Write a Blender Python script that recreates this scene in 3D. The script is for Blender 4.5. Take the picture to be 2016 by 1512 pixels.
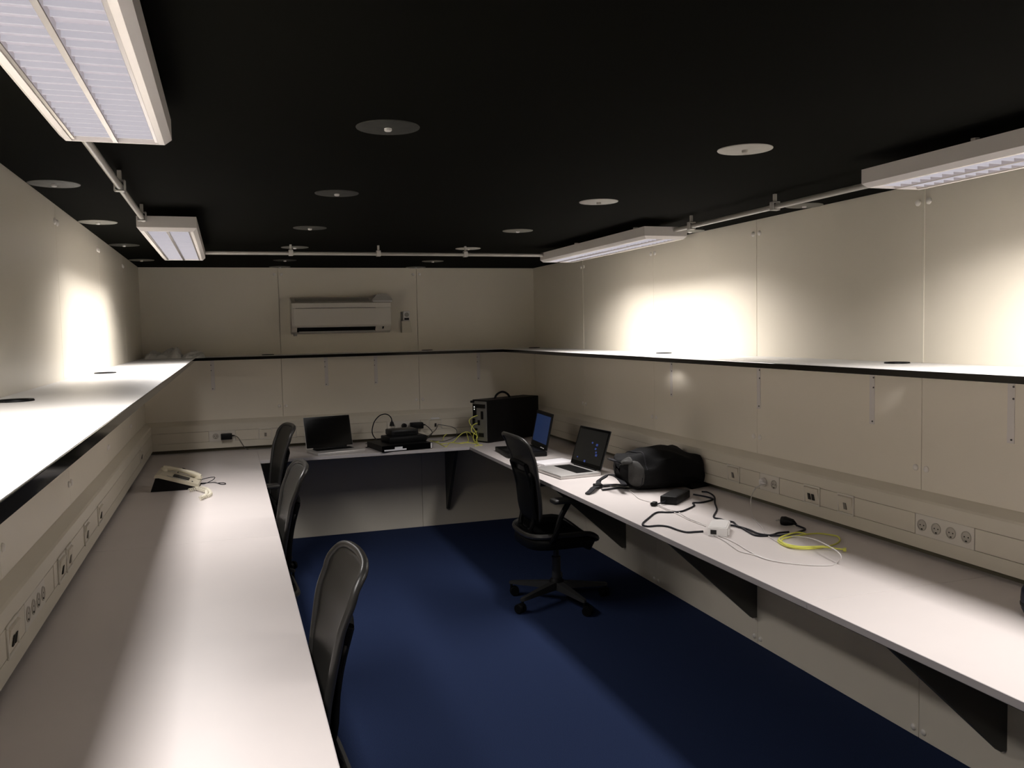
import bpy, bmesh, math, random
from mathutils import Vector, Matrix

random.seed(7)
S = bpy.context.scene
for o in list(bpy.data.objects):
    bpy.data.objects.remove(o)
COL = S.collection
R = math.radians

# ------------------------------------------------------------------ camera
cam_d = bpy.data.cameras.new('camera')
cam = bpy.data.objects.new('camera', cam_d)
COL.objects.link(cam)
cam_d.sensor_width = 36.0
cam_d.lens = 1688.533 / 2016 * 36.0
cam_d.clip_start = 0.02
YAW, PITCH, ROLL = 0.3190, -0.0642, -0.0209
fw = Vector((math.sin(YAW) * math.cos(PITCH), math.cos(YAW) * math.cos(PITCH), math.sin(PITCH)))
r0 = Vector((math.cos(YAW), -math.sin(YAW), 0))
u0 = r0.cross(fw)
rt = math.cos(ROLL) * r0 + math.sin(ROLL) * u0
up = -math.sin(ROLL) * r0 + math.cos(ROLL) * u0
m = Matrix(((rt.x, up.x, -fw.x), (rt.y, up.y, -fw.y), (rt.z, up.z, -fw.z))).to_4x4()
m.translation = Vector((0, 0, 1.6092))
cam.matrix_world = m
S.camera = cam

# ------------------------------------------------------------------ world and exposure
W = bpy.data.worlds.new('world')
S.world = W
W.use_nodes = True
W.node_tree.nodes['Background'].inputs[0].default_value = (0.02, 0.02, 0.022, 1)
W.node_tree.nodes['Background'].inputs[1].default_value = 0.2
S.view_settings.view_transform = 'Standard'
S.view_settings.look = 'None'
S.view_settings.gamma = 1.0
S.view_settings.use_curve_mapping = False
S.view_settings.exposure = 0.0
LAMP_POWER = 20.5            # watts of each ceiling fixture (the lamps themselves are in make_light)
LAMP_COLOR = (1.0, 0.955, 0.93)
LAMP_SPREAD = 145.0

# ------------------------------------------------------------------ dimensions (metres)
XL, XR, YB, YF, ZC = -0.5987, 2.4743, 6.86, -2.8, 2.1162
ZS, ST = 1.4498, 0.022        # shelf top, thickness
ZD, DT = 0.73, 0.022          # desk top, thickness
XSL, XSR, YSB = -0.2183, 2.069, 6.4765
XDL, XDR, YDB = 0.182, 1.7005, 6.19
Y0 = 0.55                     # where the side desks and shelves begin

PATH_brick_lead = [(1.885, 3.162, 0.734), (1.848, 3.168, 0.734), (1.815, 3.177, 0.734), (1.800, 3.227, 0.734), (1.794, 3.296, 0.734), (1.767, 3.330, 0.734), (1.714, 3.339, 0.734), (1.714, 3.386, 0.734), (1.793, 3.480, 0.734), (1.882, 3.571, 0.734), (1.935, 3.554, 0.734), (1.992, 3.545, 0.734), (2.068, 3.592, 0.734), (2.123, 3.640, 0.734), (2.149, 3.697, 0.734), (2.190, 3.689, 0.734), (2.280, 3.730, 0.734), (2.287, 3.801, 0.734), (2.259, 3.882, 0.734)]
PATH_mains_lead_bag = [(2.338, 3.932, 0.734), (2.356, 3.900, 0.734), (2.326, 3.790, 0.734), (2.242, 3.648, 0.735), (2.170, 3.514, 0.734), (2.074, 3.386, 0.734), (2.079, 3.334, 0.734), (2.083, 3.286, 0.734), (2.096, 3.261, 0.734), (2.075, 3.201, 0.734), (2.068, 3.151, 0.734), (2.053, 3.079, 0.734), (2.045, 3.020, 0.734), (2.073, 2.996, 0.734), (2.120, 3.000, 0.734), (2.157, 3.017, 0.734), (2.206, 3.013, 0.734)]
PATH_mains_lead_plug = [(2.021, 3.201, 0.736), (2.050, 3.204, 0.736), (2.064, 3.174, 0.736), (2.073, 3.110, 0.736), (2.069, 3.037, 0.736), (2.085, 2.996, 0.736), (2.124, 2.970, 0.736), (2.184, 2.973, 0.736), (2.254, 2.998, 0.736), (2.294, 3.022, 0.736), (2.302, 3.071, 0.736), (2.303, 3.094, 0.736)]
PATH_white_thin = [(1.959, 3.264, 0.733), (1.959, 3.414, 0.733), (1.984, 3.556, 0.733), (1.968, 3.627, 0.733), (1.976, 3.769, 0.733), (1.958, 3.891, 0.733), (1.987, 4.022, 0.733), (2.016, 4.136, 0.733)]
PATH_white_thin2 = [(1.949, 3.246, 0.733), (1.944, 3.377, 0.733), (1.959, 3.536, 0.733), (1.955, 3.617, 0.733), (1.967, 3.752, 0.733), (1.975, 3.829, 0.733)]
PATH_white_loop = [(1.892, 3.085, 0.733), (1.882, 2.989, 0.733), (1.858, 2.886, 0.733), (1.848, 2.826, 0.733), (1.867, 2.766, 0.733), (1.874, 2.693, 0.733), (1.896, 2.644, 0.733), (1.932, 2.601, 0.733), (1.978, 2.563, 0.733), (2.033, 2.540, 0.733), (2.081, 2.557, 0.733), (2.075, 2.530, 0.760), (2.079, 2.555, 0.775), (2.097, 2.650, 0.780), (2.142, 2.785, 0.765), (2.173, 2.916, 0.740), (2.133, 2.948, 0.733)]
PATH_white_loop2 = [(1.906, 3.087, 0.733), (1.909, 3.013, 0.733), (1.900, 2.924, 0.733), (1.881, 2.822, 0.733), (1.873, 2.733, 0.733), (1.885, 2.668, 0.733), (1.909, 2.630, 0.733)]
PATH_socket_lead = [(2.405, 3.460, 0.846), (2.370, 3.457, 0.845), (2.360, 3.485, 0.822), (2.308, 3.436, 0.800), (2.312, 3.448, 0.760), (2.281, 3.394, 0.736), (2.216, 3.272, 0.733), (2.157, 3.132, 0.733), (2.102, 3.027, 0.733), (2.068, 2.909, 0.733), (2.071, 2.862, 0.733)]
PATH_yellow_coil_a = [(2.090, 2.915, 0.735), (2.071, 2.900, 0.735), (2.052, 2.835, 0.735), (2.065, 2.779, 0.735), (2.105, 2.752, 0.735), (2.163, 2.748, 0.735), (2.242, 2.770, 0.735), (2.301, 2.813, 0.735), (2.335, 2.869, 0.735), (2.325, 2.905, 0.735), (2.296, 2.942, 0.735), (2.236, 2.948, 0.735), (2.171, 2.939, 0.735), (2.110, 2.925, 0.735)]
PATH_yellow_coil_b = [(2.091, 2.897, 0.740), (2.064, 2.869, 0.740), (2.049, 2.798, 0.740), (2.078, 2.764, 0.740), (2.126, 2.748, 0.740), (2.171, 2.728, 0.740), (2.194, 2.693, 0.740), (2.210, 2.675, 0.740)]
PATH_yellow_coil_c = [(2.230, 2.932, 0.742), (2.215, 2.963, 0.742), (2.172, 2.957, 0.742), (2.104, 2.925, 0.742), (2.069, 2.889, 0.742), (2.055, 2.827, 0.742), (2.074, 2.774, 0.742), (2.118, 2.753, 0.742), (2.167, 2.739, 0.742)]
PATH_tower_yellow_a = [(1.859, 6.420, 0.943), (1.795, 6.410, 0.933), (1.762, 6.410, 0.907), (1.769, 6.410, 0.873), (1.802, 6.410, 0.829), (1.819, 6.410, 0.790), (1.812, 6.400, 0.749), (1.779, 6.254, 0.733), (1.808, 6.221, 0.733)]
PATH_tower_yellow_b = [(1.850, 6.420, 0.884), (1.795, 6.400, 0.873), (1.775, 6.400, 0.846), (1.778, 6.400, 0.817), (1.820, 6.400, 0.781), (1.808, 6.380, 0.751), (1.783, 6.233, 0.733), (1.740, 6.199, 0.733)]
PATH_tower_yellow_c = [(1.861, 6.420, 0.827), (1.819, 6.420, 0.817), (1.796, 6.420, 0.790), (1.795, 6.420, 0.752), (1.791, 6.337, 0.733), (1.749, 6.405, 0.733), (1.708, 6.434, 0.733)]
PATH_tower_yellow_d = [(1.535, 6.437, 0.733), (1.645, 6.491, 0.733), (1.703, 6.520, 0.775), (1.753, 6.520, 0.802), (1.792, 6.520, 0.794), (1.816, 6.520, 0.754), (1.792, 6.383, 0.733)]
PATH_tower_yellow_e = [(1.503, 6.674, 0.733), (1.526, 6.520, 0.733), (1.527, 6.364, 0.733), (1.536, 6.266, 0.733), (1.621, 6.471, 0.733), (1.678, 6.394, 0.733), (1.759, 6.440, 0.733)]
PATH_tower_yellow_f = [(1.521, 6.562, 0.733), (1.595, 6.626, 0.733), (1.624, 6.700, 0.754), (1.650, 6.700, 0.774)]
PATH_tower_yellow_g = [(1.776, 6.550, 0.791), (1.782, 6.550, 0.762), (1.778, 6.511, 0.733), (1.724, 6.418, 0.733), (1.663, 6.410, 0.733)]
PATH_black_loop = [(1.193, 6.620, 0.908), (1.184, 6.600, 0.939), (1.158, 6.580, 0.965), (1.125, 6.580, 0.972), (1.085, 6.580, 0.957), (1.049, 6.580, 0.915), (1.032, 6.580, 0.859), (1.034, 6.580, 0.822), (1.056, 6.620, 0.788), (1.098, 6.736, 0.760), (1.131, 6.562, 0.790)]
PATH_adapter_cable = [(1.469, 6.760, 0.853), (1.499, 6.750, 0.842), (1.523, 6.750, 0.819), (1.542, 6.750, 0.788), (1.512, 6.710, 0.760), (1.452, 6.573, 0.760)]
PATH_data_cable = [(1.606, 6.800, 0.843), (1.659, 6.770, 0.835), (1.719, 6.770, 0.818), (1.749, 6.770, 0.794), (1.740, 6.720, 0.775), (1.750, 6.806, 0.734), (1.656, 6.648, 0.734), (1.593, 6.577, 0.734), (1.510, 6.641, 0.734)]
PATH_data_cable2 = [(1.603, 6.800, 0.844), (1.580, 6.780, 0.807), (1.515, 6.720, 0.773), (1.472, 6.600, 0.770)]
PATH_left_adapter_lead = [(0.024, 6.790, 0.849), (0.048, 6.790, 0.831), (0.072, 6.780, 0.791), (0.111, 6.806, 0.734), (0.194, 6.806, 0.734), (0.243, 6.806, 0.734), (0.284, 6.806, 0.734)]
PATH_behind_laptop = [(0.990, 6.659, 0.740), (1.028, 6.718, 0.740), (1.083, 6.806, 0.740), (1.127, 6.806, 0.740)]
PATH_behind_laptop2 = [(0.965, 6.493, 0.734), (1.015, 6.523, 0.734), (1.059, 6.538, 0.734)]
PATH_phone_dark = [(-0.201, 5.312, 0.733), (-0.204, 5.411, 0.733), (-0.175, 5.442, 0.745), (-0.130, 5.431, 0.755), (-0.104, 5.424, 0.755), (-0.115, 5.397, 0.745), (-0.148, 5.377, 0.733), (-0.170, 5.346, 0.733), (-0.199, 5.384, 0.733), (-0.168, 5.378, 0.733), (-0.104, 5.365, 0.733), (-0.066, 5.282, 0.733), (-0.043, 5.287, 0.733), (-0.053, 5.333, 0.733), (-0.084, 5.339, 0.733)]
PATH_phone_dark_back = [(-0.374, 5.851, 0.735), (-0.359, 5.882, 0.735), (-0.340, 5.826, 0.735), (-0.321, 5.843, 0.750), (-0.305, 5.847, 0.760), (-0.287, 5.866, 0.750), (-0.271, 5.860, 0.735)]
PATH_phone_coil = [(-0.238, 5.108, 0.738), (-0.211, 5.132, 0.738), (-0.175, 5.161, 0.738), (-0.142, 5.101, 0.738), (-0.126, 5.020, 0.738), (-0.118, 4.944, 0.738), (-0.126, 4.892, 0.738), (-0.149, 4.862, 0.738), (-0.168, 4.817, 0.738)]
PATH_phone_coil2 = [(-0.204, 5.148, 0.740), (-0.168, 5.071, 0.740), (-0.143, 5.016, 0.740), (-0.140, 4.916, 0.740), (-0.157, 4.841, 0.740), (-0.173, 4.868, 0.740)]
PATH_strap_a = [(1.949, 4.055, 0.780), (1.989, 4.215, 0.790), (1.997, 4.339, 0.785), (1.949, 4.343, 0.765), (1.926, 4.336, 0.750), (1.915, 4.297, 0.737)]
PATH_strap_b = [(2.017, 4.173, 0.750), (1.994, 4.261, 0.742), (1.942, 4.279, 0.738), (1.894, 4.263, 0.742), (1.820, 4.162, 0.755), (1.790, 4.135, 0.745), (1.763, 4.116, 0.736)]
PATH_strap_c = [(2.015, 4.169, 0.736), (1.984, 4.206, 0.736), (1.906, 4.190, 0.736), (1.879, 4.188, 0.736)]


# ------------------------------------------------------------------ materials
def mat(name, color, rough=0.5, metal=0.0, spec=0.5, noise=None, bump=None, emis=None, estr=0.0, coat=0.0):
    """noise = (scale, amount): brightness variation; bump = (scale, strength)"""
    M = bpy.data.materials.new(name)
    M.use_nodes = True
    nt = M.node_tree
    b = nt.nodes['Principled BSDF']
    b.inputs['Base Color'].default_value = (*color, 1)
    b.inputs['Roughness'].default_value = rough
    b.inputs['Metallic'].default_value = metal
    b.inputs['Specular IOR Level'].default_value = spec
    b.inputs['Coat Weight'].default_value = coat
    tc = nt.nodes.new('ShaderNodeTexCoord')
    if noise:
        n = nt.nodes.new('ShaderNodeTexNoise')
        n.inputs['Scale'].default_value = noise[0]
        n.inputs['Detail'].default_value = 6
        nt.links.new(tc.outputs['Object'], n.inputs['Vector'])
        rmp = nt.nodes.new('ShaderNodeMapRange')
        rmp.inputs[1].default_value = 0.3
        rmp.inputs[2].default_value = 0.7
        rmp.inputs[3].default_value = 1 - noise[1]
        rmp.inputs[4].default_value = 1 + noise[1]
        nt.links.new(n.outputs['Fac'], rmp.inputs[0])
        mx = nt.nodes.new('ShaderNodeMix')
        mx.data_type = 'RGBA'
        mx.blend_type = 'MULTIPLY'
        mx.inputs[0].default_value = 1
        mx.inputs[6].default_value = (*color, 1)
        nt.links.new(rmp.outputs[0], mx.inputs[7])
        nt.links.new(mx.outputs[2], b.inputs['Base Color'])
    if bump:
        n2 = nt.nodes.new('ShaderNodeTexNoise')
        n2.inputs['Scale'].default_value = bump[0]
        n2.inputs['Detail'].default_value = 3
        nt.links.new(tc.outputs['Object'], n2.inputs['Vector'])
        bp = nt.nodes.new('ShaderNodeBump')
        bp.inputs['Strength'].default_value = bump[1]
        bp.inputs['Distance'].default_value = 0.004
        nt.links.new(n2.outputs['Fac'], bp.inputs['Height'])
        nt.links.new(bp.outputs[0], b.inputs['Normal'])
    if emis:
        b.inputs['Emission Color'].default_value = (*emis, 1)
        b.inputs['Emission Strength'].default_value = estr
    return M


M_WALL = mat('cream_wall_laminate', (0.84, 0.78, 0.66), 0.42, noise=(1.3, 0.03), bump=(260, 0.03))
M_JOINT = mat('panel_joint', (0.82, 0.77, 0.65), 0.5)
M_CAP = mat('screw_cap', (0.85, 0.81, 0.75), 0.35)
M_CEIL = mat('black_ceiling', (0.0032, 0.0032, 0.0022), 0.95, spec=0.04, noise=(2.0, 0.1))
M_DESK = mat('white_desk_laminate', (0.66, 0.61, 0.59), 0.4, noise=(3, 0.02), bump=(400, 0.02))
M_ABSORBER = mat('dark_absorber', (0.030, 0.027, 0.022), 0.8, noise=(40, 0.2))  # for unseen panels added below the desks to deepen the shade there
M_DESKEDGE = mat('desk_edge', (0.52, 0.49, 0.49), 0.5)
M_SHELF = mat('white_shelf_laminate', (0.83, 0.81, 0.78), 0.38)
M_BLKEDGE = mat('black_edging', (0.005, 0.005, 0.0045), 0.07)
M_TRUNK = mat('cream_trunking', (0.71, 0.66, 0.55), 0.45, noise=(2, 0.03))
M_COVER = mat('trunking_cover', (0.72, 0.665, 0.555), 0.45, noise=(2, 0.03))
M_GAPSHADE = mat('gap_shade', (0.12, 0.108, 0.072), 0.8)  # shade of the gap below the trunking, put into a dark colour
M_DARKGAP = mat('dark_gap', (0.03, 0.028, 0.022), 0.9)
M_SOCKET = mat('socket_plastic', (0.72, 0.68, 0.60), 0.35)
M_RECESS = mat('socket_recess', (0.50, 0.465, 0.40), 0.4)
M_JACK = mat('jack_grey', (0.22, 0.20, 0.17), 0.5)
M_BLACK = mat('black_plastic', (0.0045, 0.0045, 0.0045), 0.5, spec=0.22)
M_BLACKGL = mat('glossy_black', (0.003, 0.003, 0.003), 0.12, spec=0.07)
M_DKGREY = mat('dark_grey_plastic', (0.014, 0.014, 0.0145), 0.42, spec=0.3)
M_WHITE = mat('white_plastic', (0.78, 0.76, 0.74), 0.35)
M_LAMPBODY = mat('lamp_enamel', (0.80, 0.755, 0.72), 0.4, noise=(3, 0.02))
M_ALU = mat('silver_aluminium', (0.62, 0.60, 0.58), 0.38, metal=0.55)
M_STEEL = mat('steel', (0.45, 0.44, 0.42), 0.3, metal=0.9)
M_RAIL = mat('polished_rail', (0.62, 0.58, 0.56), 0.28, metal=0.85)
M_PIPE = mat('grey_conduit', (0.42, 0.40, 0.36), 0.35)
M_CLIP = mat('conduit_clip', (0.55, 0.53, 0.49), 0.4)
M_DISC_D = mat('dark_disc', (0.035, 0.035, 0.028), 0.6, noise=(28, 0.35))
M_DISC_M = mat('mid_disc', (0.18, 0.175, 0.15), 0.5, noise=(22, 0.15))
M_DISC_L = mat('pale_disc', (0.46, 0.44, 0.39), 0.5, noise=(22, 0.08))
M_BRACKET = mat('bracket_paint', (0.76, 0.72, 0.68), 0.4)
M_GUSSET = mat('gusset_paint', (0.085, 0.083, 0.072), 0.6, noise=(5, 0.1))
M_SCREW = mat('dark_screw', (0.08, 0.075, 0.07), 0.4)
M_YELLOW = mat('yellow_cable', (0.74, 0.74, 0.13), 0.45)
M_CABLE = mat('black_cable', (0.006, 0.0065, 0.011), 0.5, spec=0.25)
M_CABLEW = mat('white_cable', (0.66, 0.63, 0.61), 0.4)
M_CABLEG = mat('grey_cable', (0.10, 0.095, 0.085), 0.5)
M_CREAM = mat('ivory_plastic', (0.62, 0.57, 0.44), 0.4)
M_IVORYC = mat('ivory_cord', (0.70, 0.66, 0.54), 0.5)
M_PAPER = mat('paper', (0.80, 0.78, 0.80), 0.8)
M_FABRIC = mat('black_bag_fabric', (0.0042, 0.0042, 0.0045), 0.8, spec=0.2, noise=(14, 0.3), bump=(300, 0.4))
M_FABRIC2 = mat('grey_bag_fabric', (0.042, 0.041, 0.038), 0.7, spec=0.3, noise=(18, 0.25), bump=(300, 0.4))
M_WEB = mat('strap_webbing', (0.010, 0.010, 0.013), 0.6, spec=0.25, bump=(500, 0.5))
M_CLOTH = mat('crumpled_sheet', (0.62, 0.60, 0.56), 0.6)
M_CHAIR = mat('chair_frame', (0.026, 0.025, 0.023), 0.33, spec=0.45)
M_CHAIRBLK = mat('chair_black', (0.004, 0.004, 0.004), 0.55, spec=0.15)
M_CHAIRMET = mat('chair_metal', (0.045, 0.045, 0.044), 0.4, metal=0.4)
M_ACW = mat('air_conditioner_white', (0.66, 0.62, 0.55), 0.35)
M_ACG = mat('air_conditioner_grey', (0.36, 0.345, 0.31), 0.45)
M_NAVY = mat('navy_item', (0.004, 0.006, 0.018), 0.45, spec=0.25)
M_STICKER = mat('white_sticker', (0.92, 0.92, 0.94), 0.5)
M_PORT = mat('port_plate', (0.30, 0.30, 0.29), 0.35, metal=0.6)
M_LED = mat('indicator_led', (0.9, 0.9, 0.9), 0.3, emis=(1, 0.97, 0.9), estr=1.2)

# carpet: fibre noise, fine relief
M_CARPET = mat('blue_carpet', (0.026, 0.041, 0.102), 0.95, spec=0.05, noise=(420, 0.45), bump=(900, 0.9))


def emission_panel():
    M = mat('louvre_panel', (0.12, 0.115, 0.125), 0.5, spec=0.2, emis=(0.68, 0.61, 0.66), estr=0.72)
    nt = M.node_tree
    b = nt.nodes['Principled BSDF']
    tc = nt.nodes.new('ShaderNodeTexCoord')
    n = nt.nodes.new('ShaderNodeTexNoise')
    n.inputs['Scale'].default_value = 60
    n.inputs['Detail'].default_value = 5
    nt.links.new(tc.outputs['Object'], n.inputs['Vector'])
    r = nt.nodes.new('ShaderNodeMapRange')
    r.inputs[3].default_value = 0.52
    r.inputs[4].default_value = 0.74
    nt.links.new(n.outputs['Fac'], r.inputs[0])
    nt.links.new(r.outputs[0], b.inputs['Emission Strength'])
    return M


M_PANEL = emission_panel()
M_SLAT = mat('louvre_slat', (0.20, 0.195, 0.20), 0.4, spec=0.3, emis=(0.62, 0.59, 0.66), estr=0.62)


def mesh_fabric():
    M = bpy.data.materials.new('chair_mesh_fabric')
    M.use_nodes = True
    nt = M.node_tree
    b = nt.nodes['Principled BSDF']
    b.inputs['Base Color'].default_value = (0.022, 0.021, 0.018, 1)
    b.inputs['Roughness'].default_value = 0.45
    tc = nt.nodes.new('ShaderNodeTexCoord')
    w = nt.nodes.new('ShaderNodeTexWave')
    w.bands_direction = 'Z'
    w.inputs['Scale'].default_value = 90
    nt.links.new(tc.outputs['Object'], w.inputs['Vector'])
    r = nt.nodes.new('ShaderNodeMapRange')
    r.inputs[3].default_value = 0.80
    r.inputs[4].default_value = 0.97
    nt.links.new(w.outputs['Fac'], r.inputs[0])
    nt.links.new(r.outputs[0], b.inputs['Alpha'])
    return M


M_MESH = mesh_fabric()


# ------------------------------------------------------------------ mesh building
class MB:
    def __init__(s):
        s.bm = bmesh.new()

    def add(s, verts, faces, mtx=None):
        vs = [s.bm.verts.new(mtx @ Vector(v) if mtx else Vector(v)) for v in verts]
        for f in faces:
            try:
                s.bm.faces.new([vs[i] for i in f])
            except ValueError:
                pass
        return s

    def box(s, a, b, bev=0.0, mtx=None, seg=1):
        t = bmesh.new()
        bmesh.ops.create_cube(t, size=1)
        for v in t.verts:
            v.co = Vector([(a[i] + b[i]) / 2 + v.co[i] * (b[i] - a[i]) for i in range(3)])
        if bev:
            bmesh.ops.bevel(t, geom=t.edges[:], offset=bev, segments=seg, affect='EDGES', profile=0.5)
        s._merge(t, mtx)
        return s

    def _merge(s, t, mtx=None):
        t.verts.index_update()
        vs = [s.bm.verts.new(mtx @ v.co if mtx else v.co) for v in t.verts]
        for f in t.faces:
            try:
                s.bm.faces.new([vs[v.index] for v in f.verts])
            except ValueError:
                pass
        t.free()

    def prism(s, poly, axis, a, b, mtx=None):
        """poly in the two other axes (cyclic order), extruded along axis from a to b"""
        n = len(poly)

        def P(p, t):
            if axis == 0: return (t, p[0], p[1])
            if axis == 1: return (p[0], t, p[1])
            return (p[0], p[1], t)
        v = [P(p, a) for p in poly] + [P(p, b) for p in poly]
        f = [[i, (i + 1) % n, n + (i + 1) % n, n + i] for i in range(n)]
        f += [list(range(n))[::-1], list(range(n, 2 * n))]
        return s.add(v, f, mtx)

    def cyl(s, p0, p1, r0, r1=None, seg=16, cap=True):
        p0, p1 = Vector(p0), Vector(p1)
        r1 = r0 if r1 is None else r1
        d = (p1 - p0).normalized()
        a = d.orthogonal().normalized()
        b = d.cross(a)
        v = []
        for p, r in ((p0, r0), (p1, r1)):
            for i in range(seg):
                t = 2 * math.pi * i / seg
                v.append(p + r * (math.cos(t) * a + math.sin(t) * b))
        f = [[i, (i + 1) % seg, seg + (i + 1) % seg, seg + i] for i in range(seg)]
        if cap:
            f += [list(range(seg))[::-1], list(range(seg, 2 * seg))]
        return s.add(v, f)

    def tube(s, pts, r, seg=8, sub=5, closed=False, flat=None):
        """round tube (or flat strap: flat = (half width, half thickness)) along a smoothed path"""
        P = [Vector(p) for p in pts]
        if sub > 1:
            Q = []
            n = len(P)
            rng = range(n) if closed else range(n - 1)
            for i in rng:
                if closed:
                    a, b, c, d = P[(i - 1) % n], P[i], P[(i + 1) % n], P[(i + 2) % n]
                else:
                    b, c = P[i], P[i + 1]
                    a = P[i - 1] if i else b * 2 - c
                    d = P[i + 2] if i + 2 < n else c * 2 - b
                for k in range(sub):
                    t = k / sub
                    Q.append(0.5 * (2 * b + (c - a) * t + (2 * a - 5 * b + 4 * c - d) * t * t + (3 * b - a - 3 * c + d) * t ** 3))
            if not closed:
                Q.append(P[-1])
            P = Q
        n = len(P)
        rings = []
        ref = Vector((0, 0, 1))
        for i, p in enumerate(P):
            t = (P[(i + 1) % n] - P[i - 1]) if closed else (P[min(i + 1, n - 1)] - P[max(i - 1, 0)])
            if t.length < 1e-9:
                t = Vector((1, 0, 0))
            t.normalize()
            a = ref - t * ref.dot(t)
            if a.length < 0.15:
                a = t.orthogonal() if i == 0 else prev_a - t * prev_a.dot(t)
            a.normalize()
            if i and a.dot(prev_a) < 0 and not flat:
                a = prev_a - t * prev_a.dot(t)
                a.normalize()
            prev_a = a
            b = t.cross(a)
            ring = []
            rr = r[min(i, len(r) - 1)] if isinstance(r, (list, tuple)) else r
            if flat:
                hw, ht = flat
                for (x, y) in ((-hw, -ht), (hw, -ht), (hw, ht), (-hw, ht)):
                    ring.append(s.bm.verts.new(p + b * x + a * y))
            else:
                for k in range(seg):
                    th = 2 * math.pi * k / seg
                    ring.append(s.bm.verts.new(p + rr * (math.cos(th) * a + math.sin(th) * b)))
            rings.append(ring)
        m_ = len(rings[0])
        for i in range(n if closed else n - 1):
            A, B = rings[i], rings[(i + 1) % n]
            for k in range(m_):
                try:
                    s.bm.faces.new([A[k], A[(k + 1) % m_], B[(k + 1) % m_], B[k]])
                except ValueError:
                    pass
        if not closed:
            s.bm.faces.new(rings[0][::-1])
            s.bm.faces.new(rings[-1])
        return s

    def lathe(s, prof, seg=20, mtx=None):
        """prof: (radius, z) list, around z"""
        v, f = [], []
        n = len(prof)
        for (r, z) in prof:
            for i in range(seg):
                t = 2 * math.pi * i / seg
                v.append((max(r, 1e-4) * math.cos(t), max(r, 1e-4) * math.sin(t), z))
        for j in range(n - 1):
            for i in range(seg):
                f.append([j * seg + i, j * seg + (i + 1) % seg, (j + 1) * seg + (i + 1) % seg, (j + 1) * seg + i])
        f += [list(range(seg))[::-1], list(range((n - 1) * seg, n * seg))]
        return s.add(v, f, mtx)

    def grid(s, fn, nu, nv, cu=False):
        rows = [[s.bm.verts.new(fn(u / nu, v / nv)) for u in range(nu if cu else nu + 1)] for v in range(nv + 1)]
        w = nu if cu else nu + 1
        for v in range(nv):
            for u in range(nu):
                try:
                    s.bm.faces.new([rows[v][u], rows[v][(u + 1) % w], rows[v + 1][(u + 1) % w], rows[v + 1][u]])
                except ValueError:
                    pass
        return s


def obj(name, mb, material, parent=None, smooth=False, loc=None):
    bmesh.ops.recalc_face_normals(mb.bm, faces=mb.bm.faces[:])
    me = bpy.data.meshes.new(name)
    mb.bm.to_mesh(me)
    mb.bm.free()
    me.materials.append(material)
    if smooth:
        for p in me.polygons:
            p.use_smooth = True
        try:
            me.set_sharp_from_angle(angle=R(38))
        except Exception:
            pass
    o = bpy.data.objects.new(name, me)
    COL.objects.link(o)
    if parent:
        o.parent = parent
    if loc:
        o.location = loc
    return o


def inst(src, parent, loc=None, rot=None):
    o = src.copy()
    COL.objects.link(o)
    o.parent = parent
    if loc is not None: o.location = loc
    if rot is not None: o.rotation_euler = rot
    return o


def thing(name, label, cat, loc=(0, 0, 0), rotz=0.0, group=None):
    o = bpy.data.objects.new(name, None)
    o.empty_display_size = 0.05
    COL.objects.link(o)
    o.location = loc
    o.rotation_euler = (0, 0, rotz)
    return tag(o, label, cat, group)


def tag(o, label, cat, group=None, kind=None):
    o['label'] = label
    o['category'] = cat
    if group: o['group'] = group
    if kind: o['kind'] = kind
    return o


def rebase(o):
    """move the origin of a one-mesh thing to the bottom centre of its bounding box"""
    me = o.data
    xs = [v.co for v in me.vertices]
    c = Vector(((min(v.x for v in xs) + max(v.x for v in xs)) / 2, (min(v.y for v in xs) + max(v.y for v in xs)) / 2, min(v.z for v in xs)))
    me.transform(Matrix.Translation(-c))
    o.location = o.location + c
    return o


def dup(root, loc, rotz, label):
    r = root.copy()
    COL.objects.link(r)
    r.location = loc
    r.rotation_euler = (0, 0, rotz)
    r['label'] = label
    for ch in list(root.children):
        c = ch.copy()
        COL.objects.link(c)
        c.parent = r
        for g in ch.children:
            d = g.copy()
            COL.objects.link(d)
            d.parent = c
    return r


# ------------------------------------------------------------------ room shell
def structure(o, label, cat):
    return tag(o, label, cat, kind='structure')


structure(obj('floor', MB().box((XL - .1, YF - .1, -.06), (XR + .1, YB + .1, 0)), M_CARPET), 'dark blue carpet floor between the desks', 'floor')
structure(obj('ceiling', MB().box((XL - .1, YF - .1, ZC), (XR + .1, YB + .1, ZC + .08)), M_CEIL), 'matt black low ceiling dotted with round discs', 'ceiling')

WT = 0.012
wl = structure(obj('wall_left', MB().box((XL - .1, YF - .1, 0), (XL - WT, YB + .1, ZC)), M_JOINT), 'left cream wall of tall flat panels', 'wall')
wr = structure(obj('wall_right', MB().box((XR + WT, YF - .1, 0), (XR + .1, YB + .1, ZC)), M_JOINT), 'right cream wall of tall flat panels', 'wall')
wb = structure(obj('wall_back', MB().box((XL - WT, YB + WT, 0), (XR + WT, YB + .1, ZC)), M_JOINT), 'far end cream wall with the air conditioner', 'wall')
wf = structure(obj('wall_front', MB().box((XL - WT, YF - .1, 0), (XR + WT, YF, ZC)), M_WALL), 'cream end wall behind the viewer', 'wall')

G = 0.0012


def cap_mesh(axis, sgn):
    mb = MB()
    mtx = Matrix.Rotation(sgn * math.pi / 2, 4, 'Y') if axis == 0 else Matrix.Rotation(math.pi / 2, 4, 'X')
    mb.lathe([(0.0125, 0), (0.0125, 0.003), (0.010, 0.006), (0.005, 0.0075), (0, 0.008)], 14, mtx)
    return mb


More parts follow.
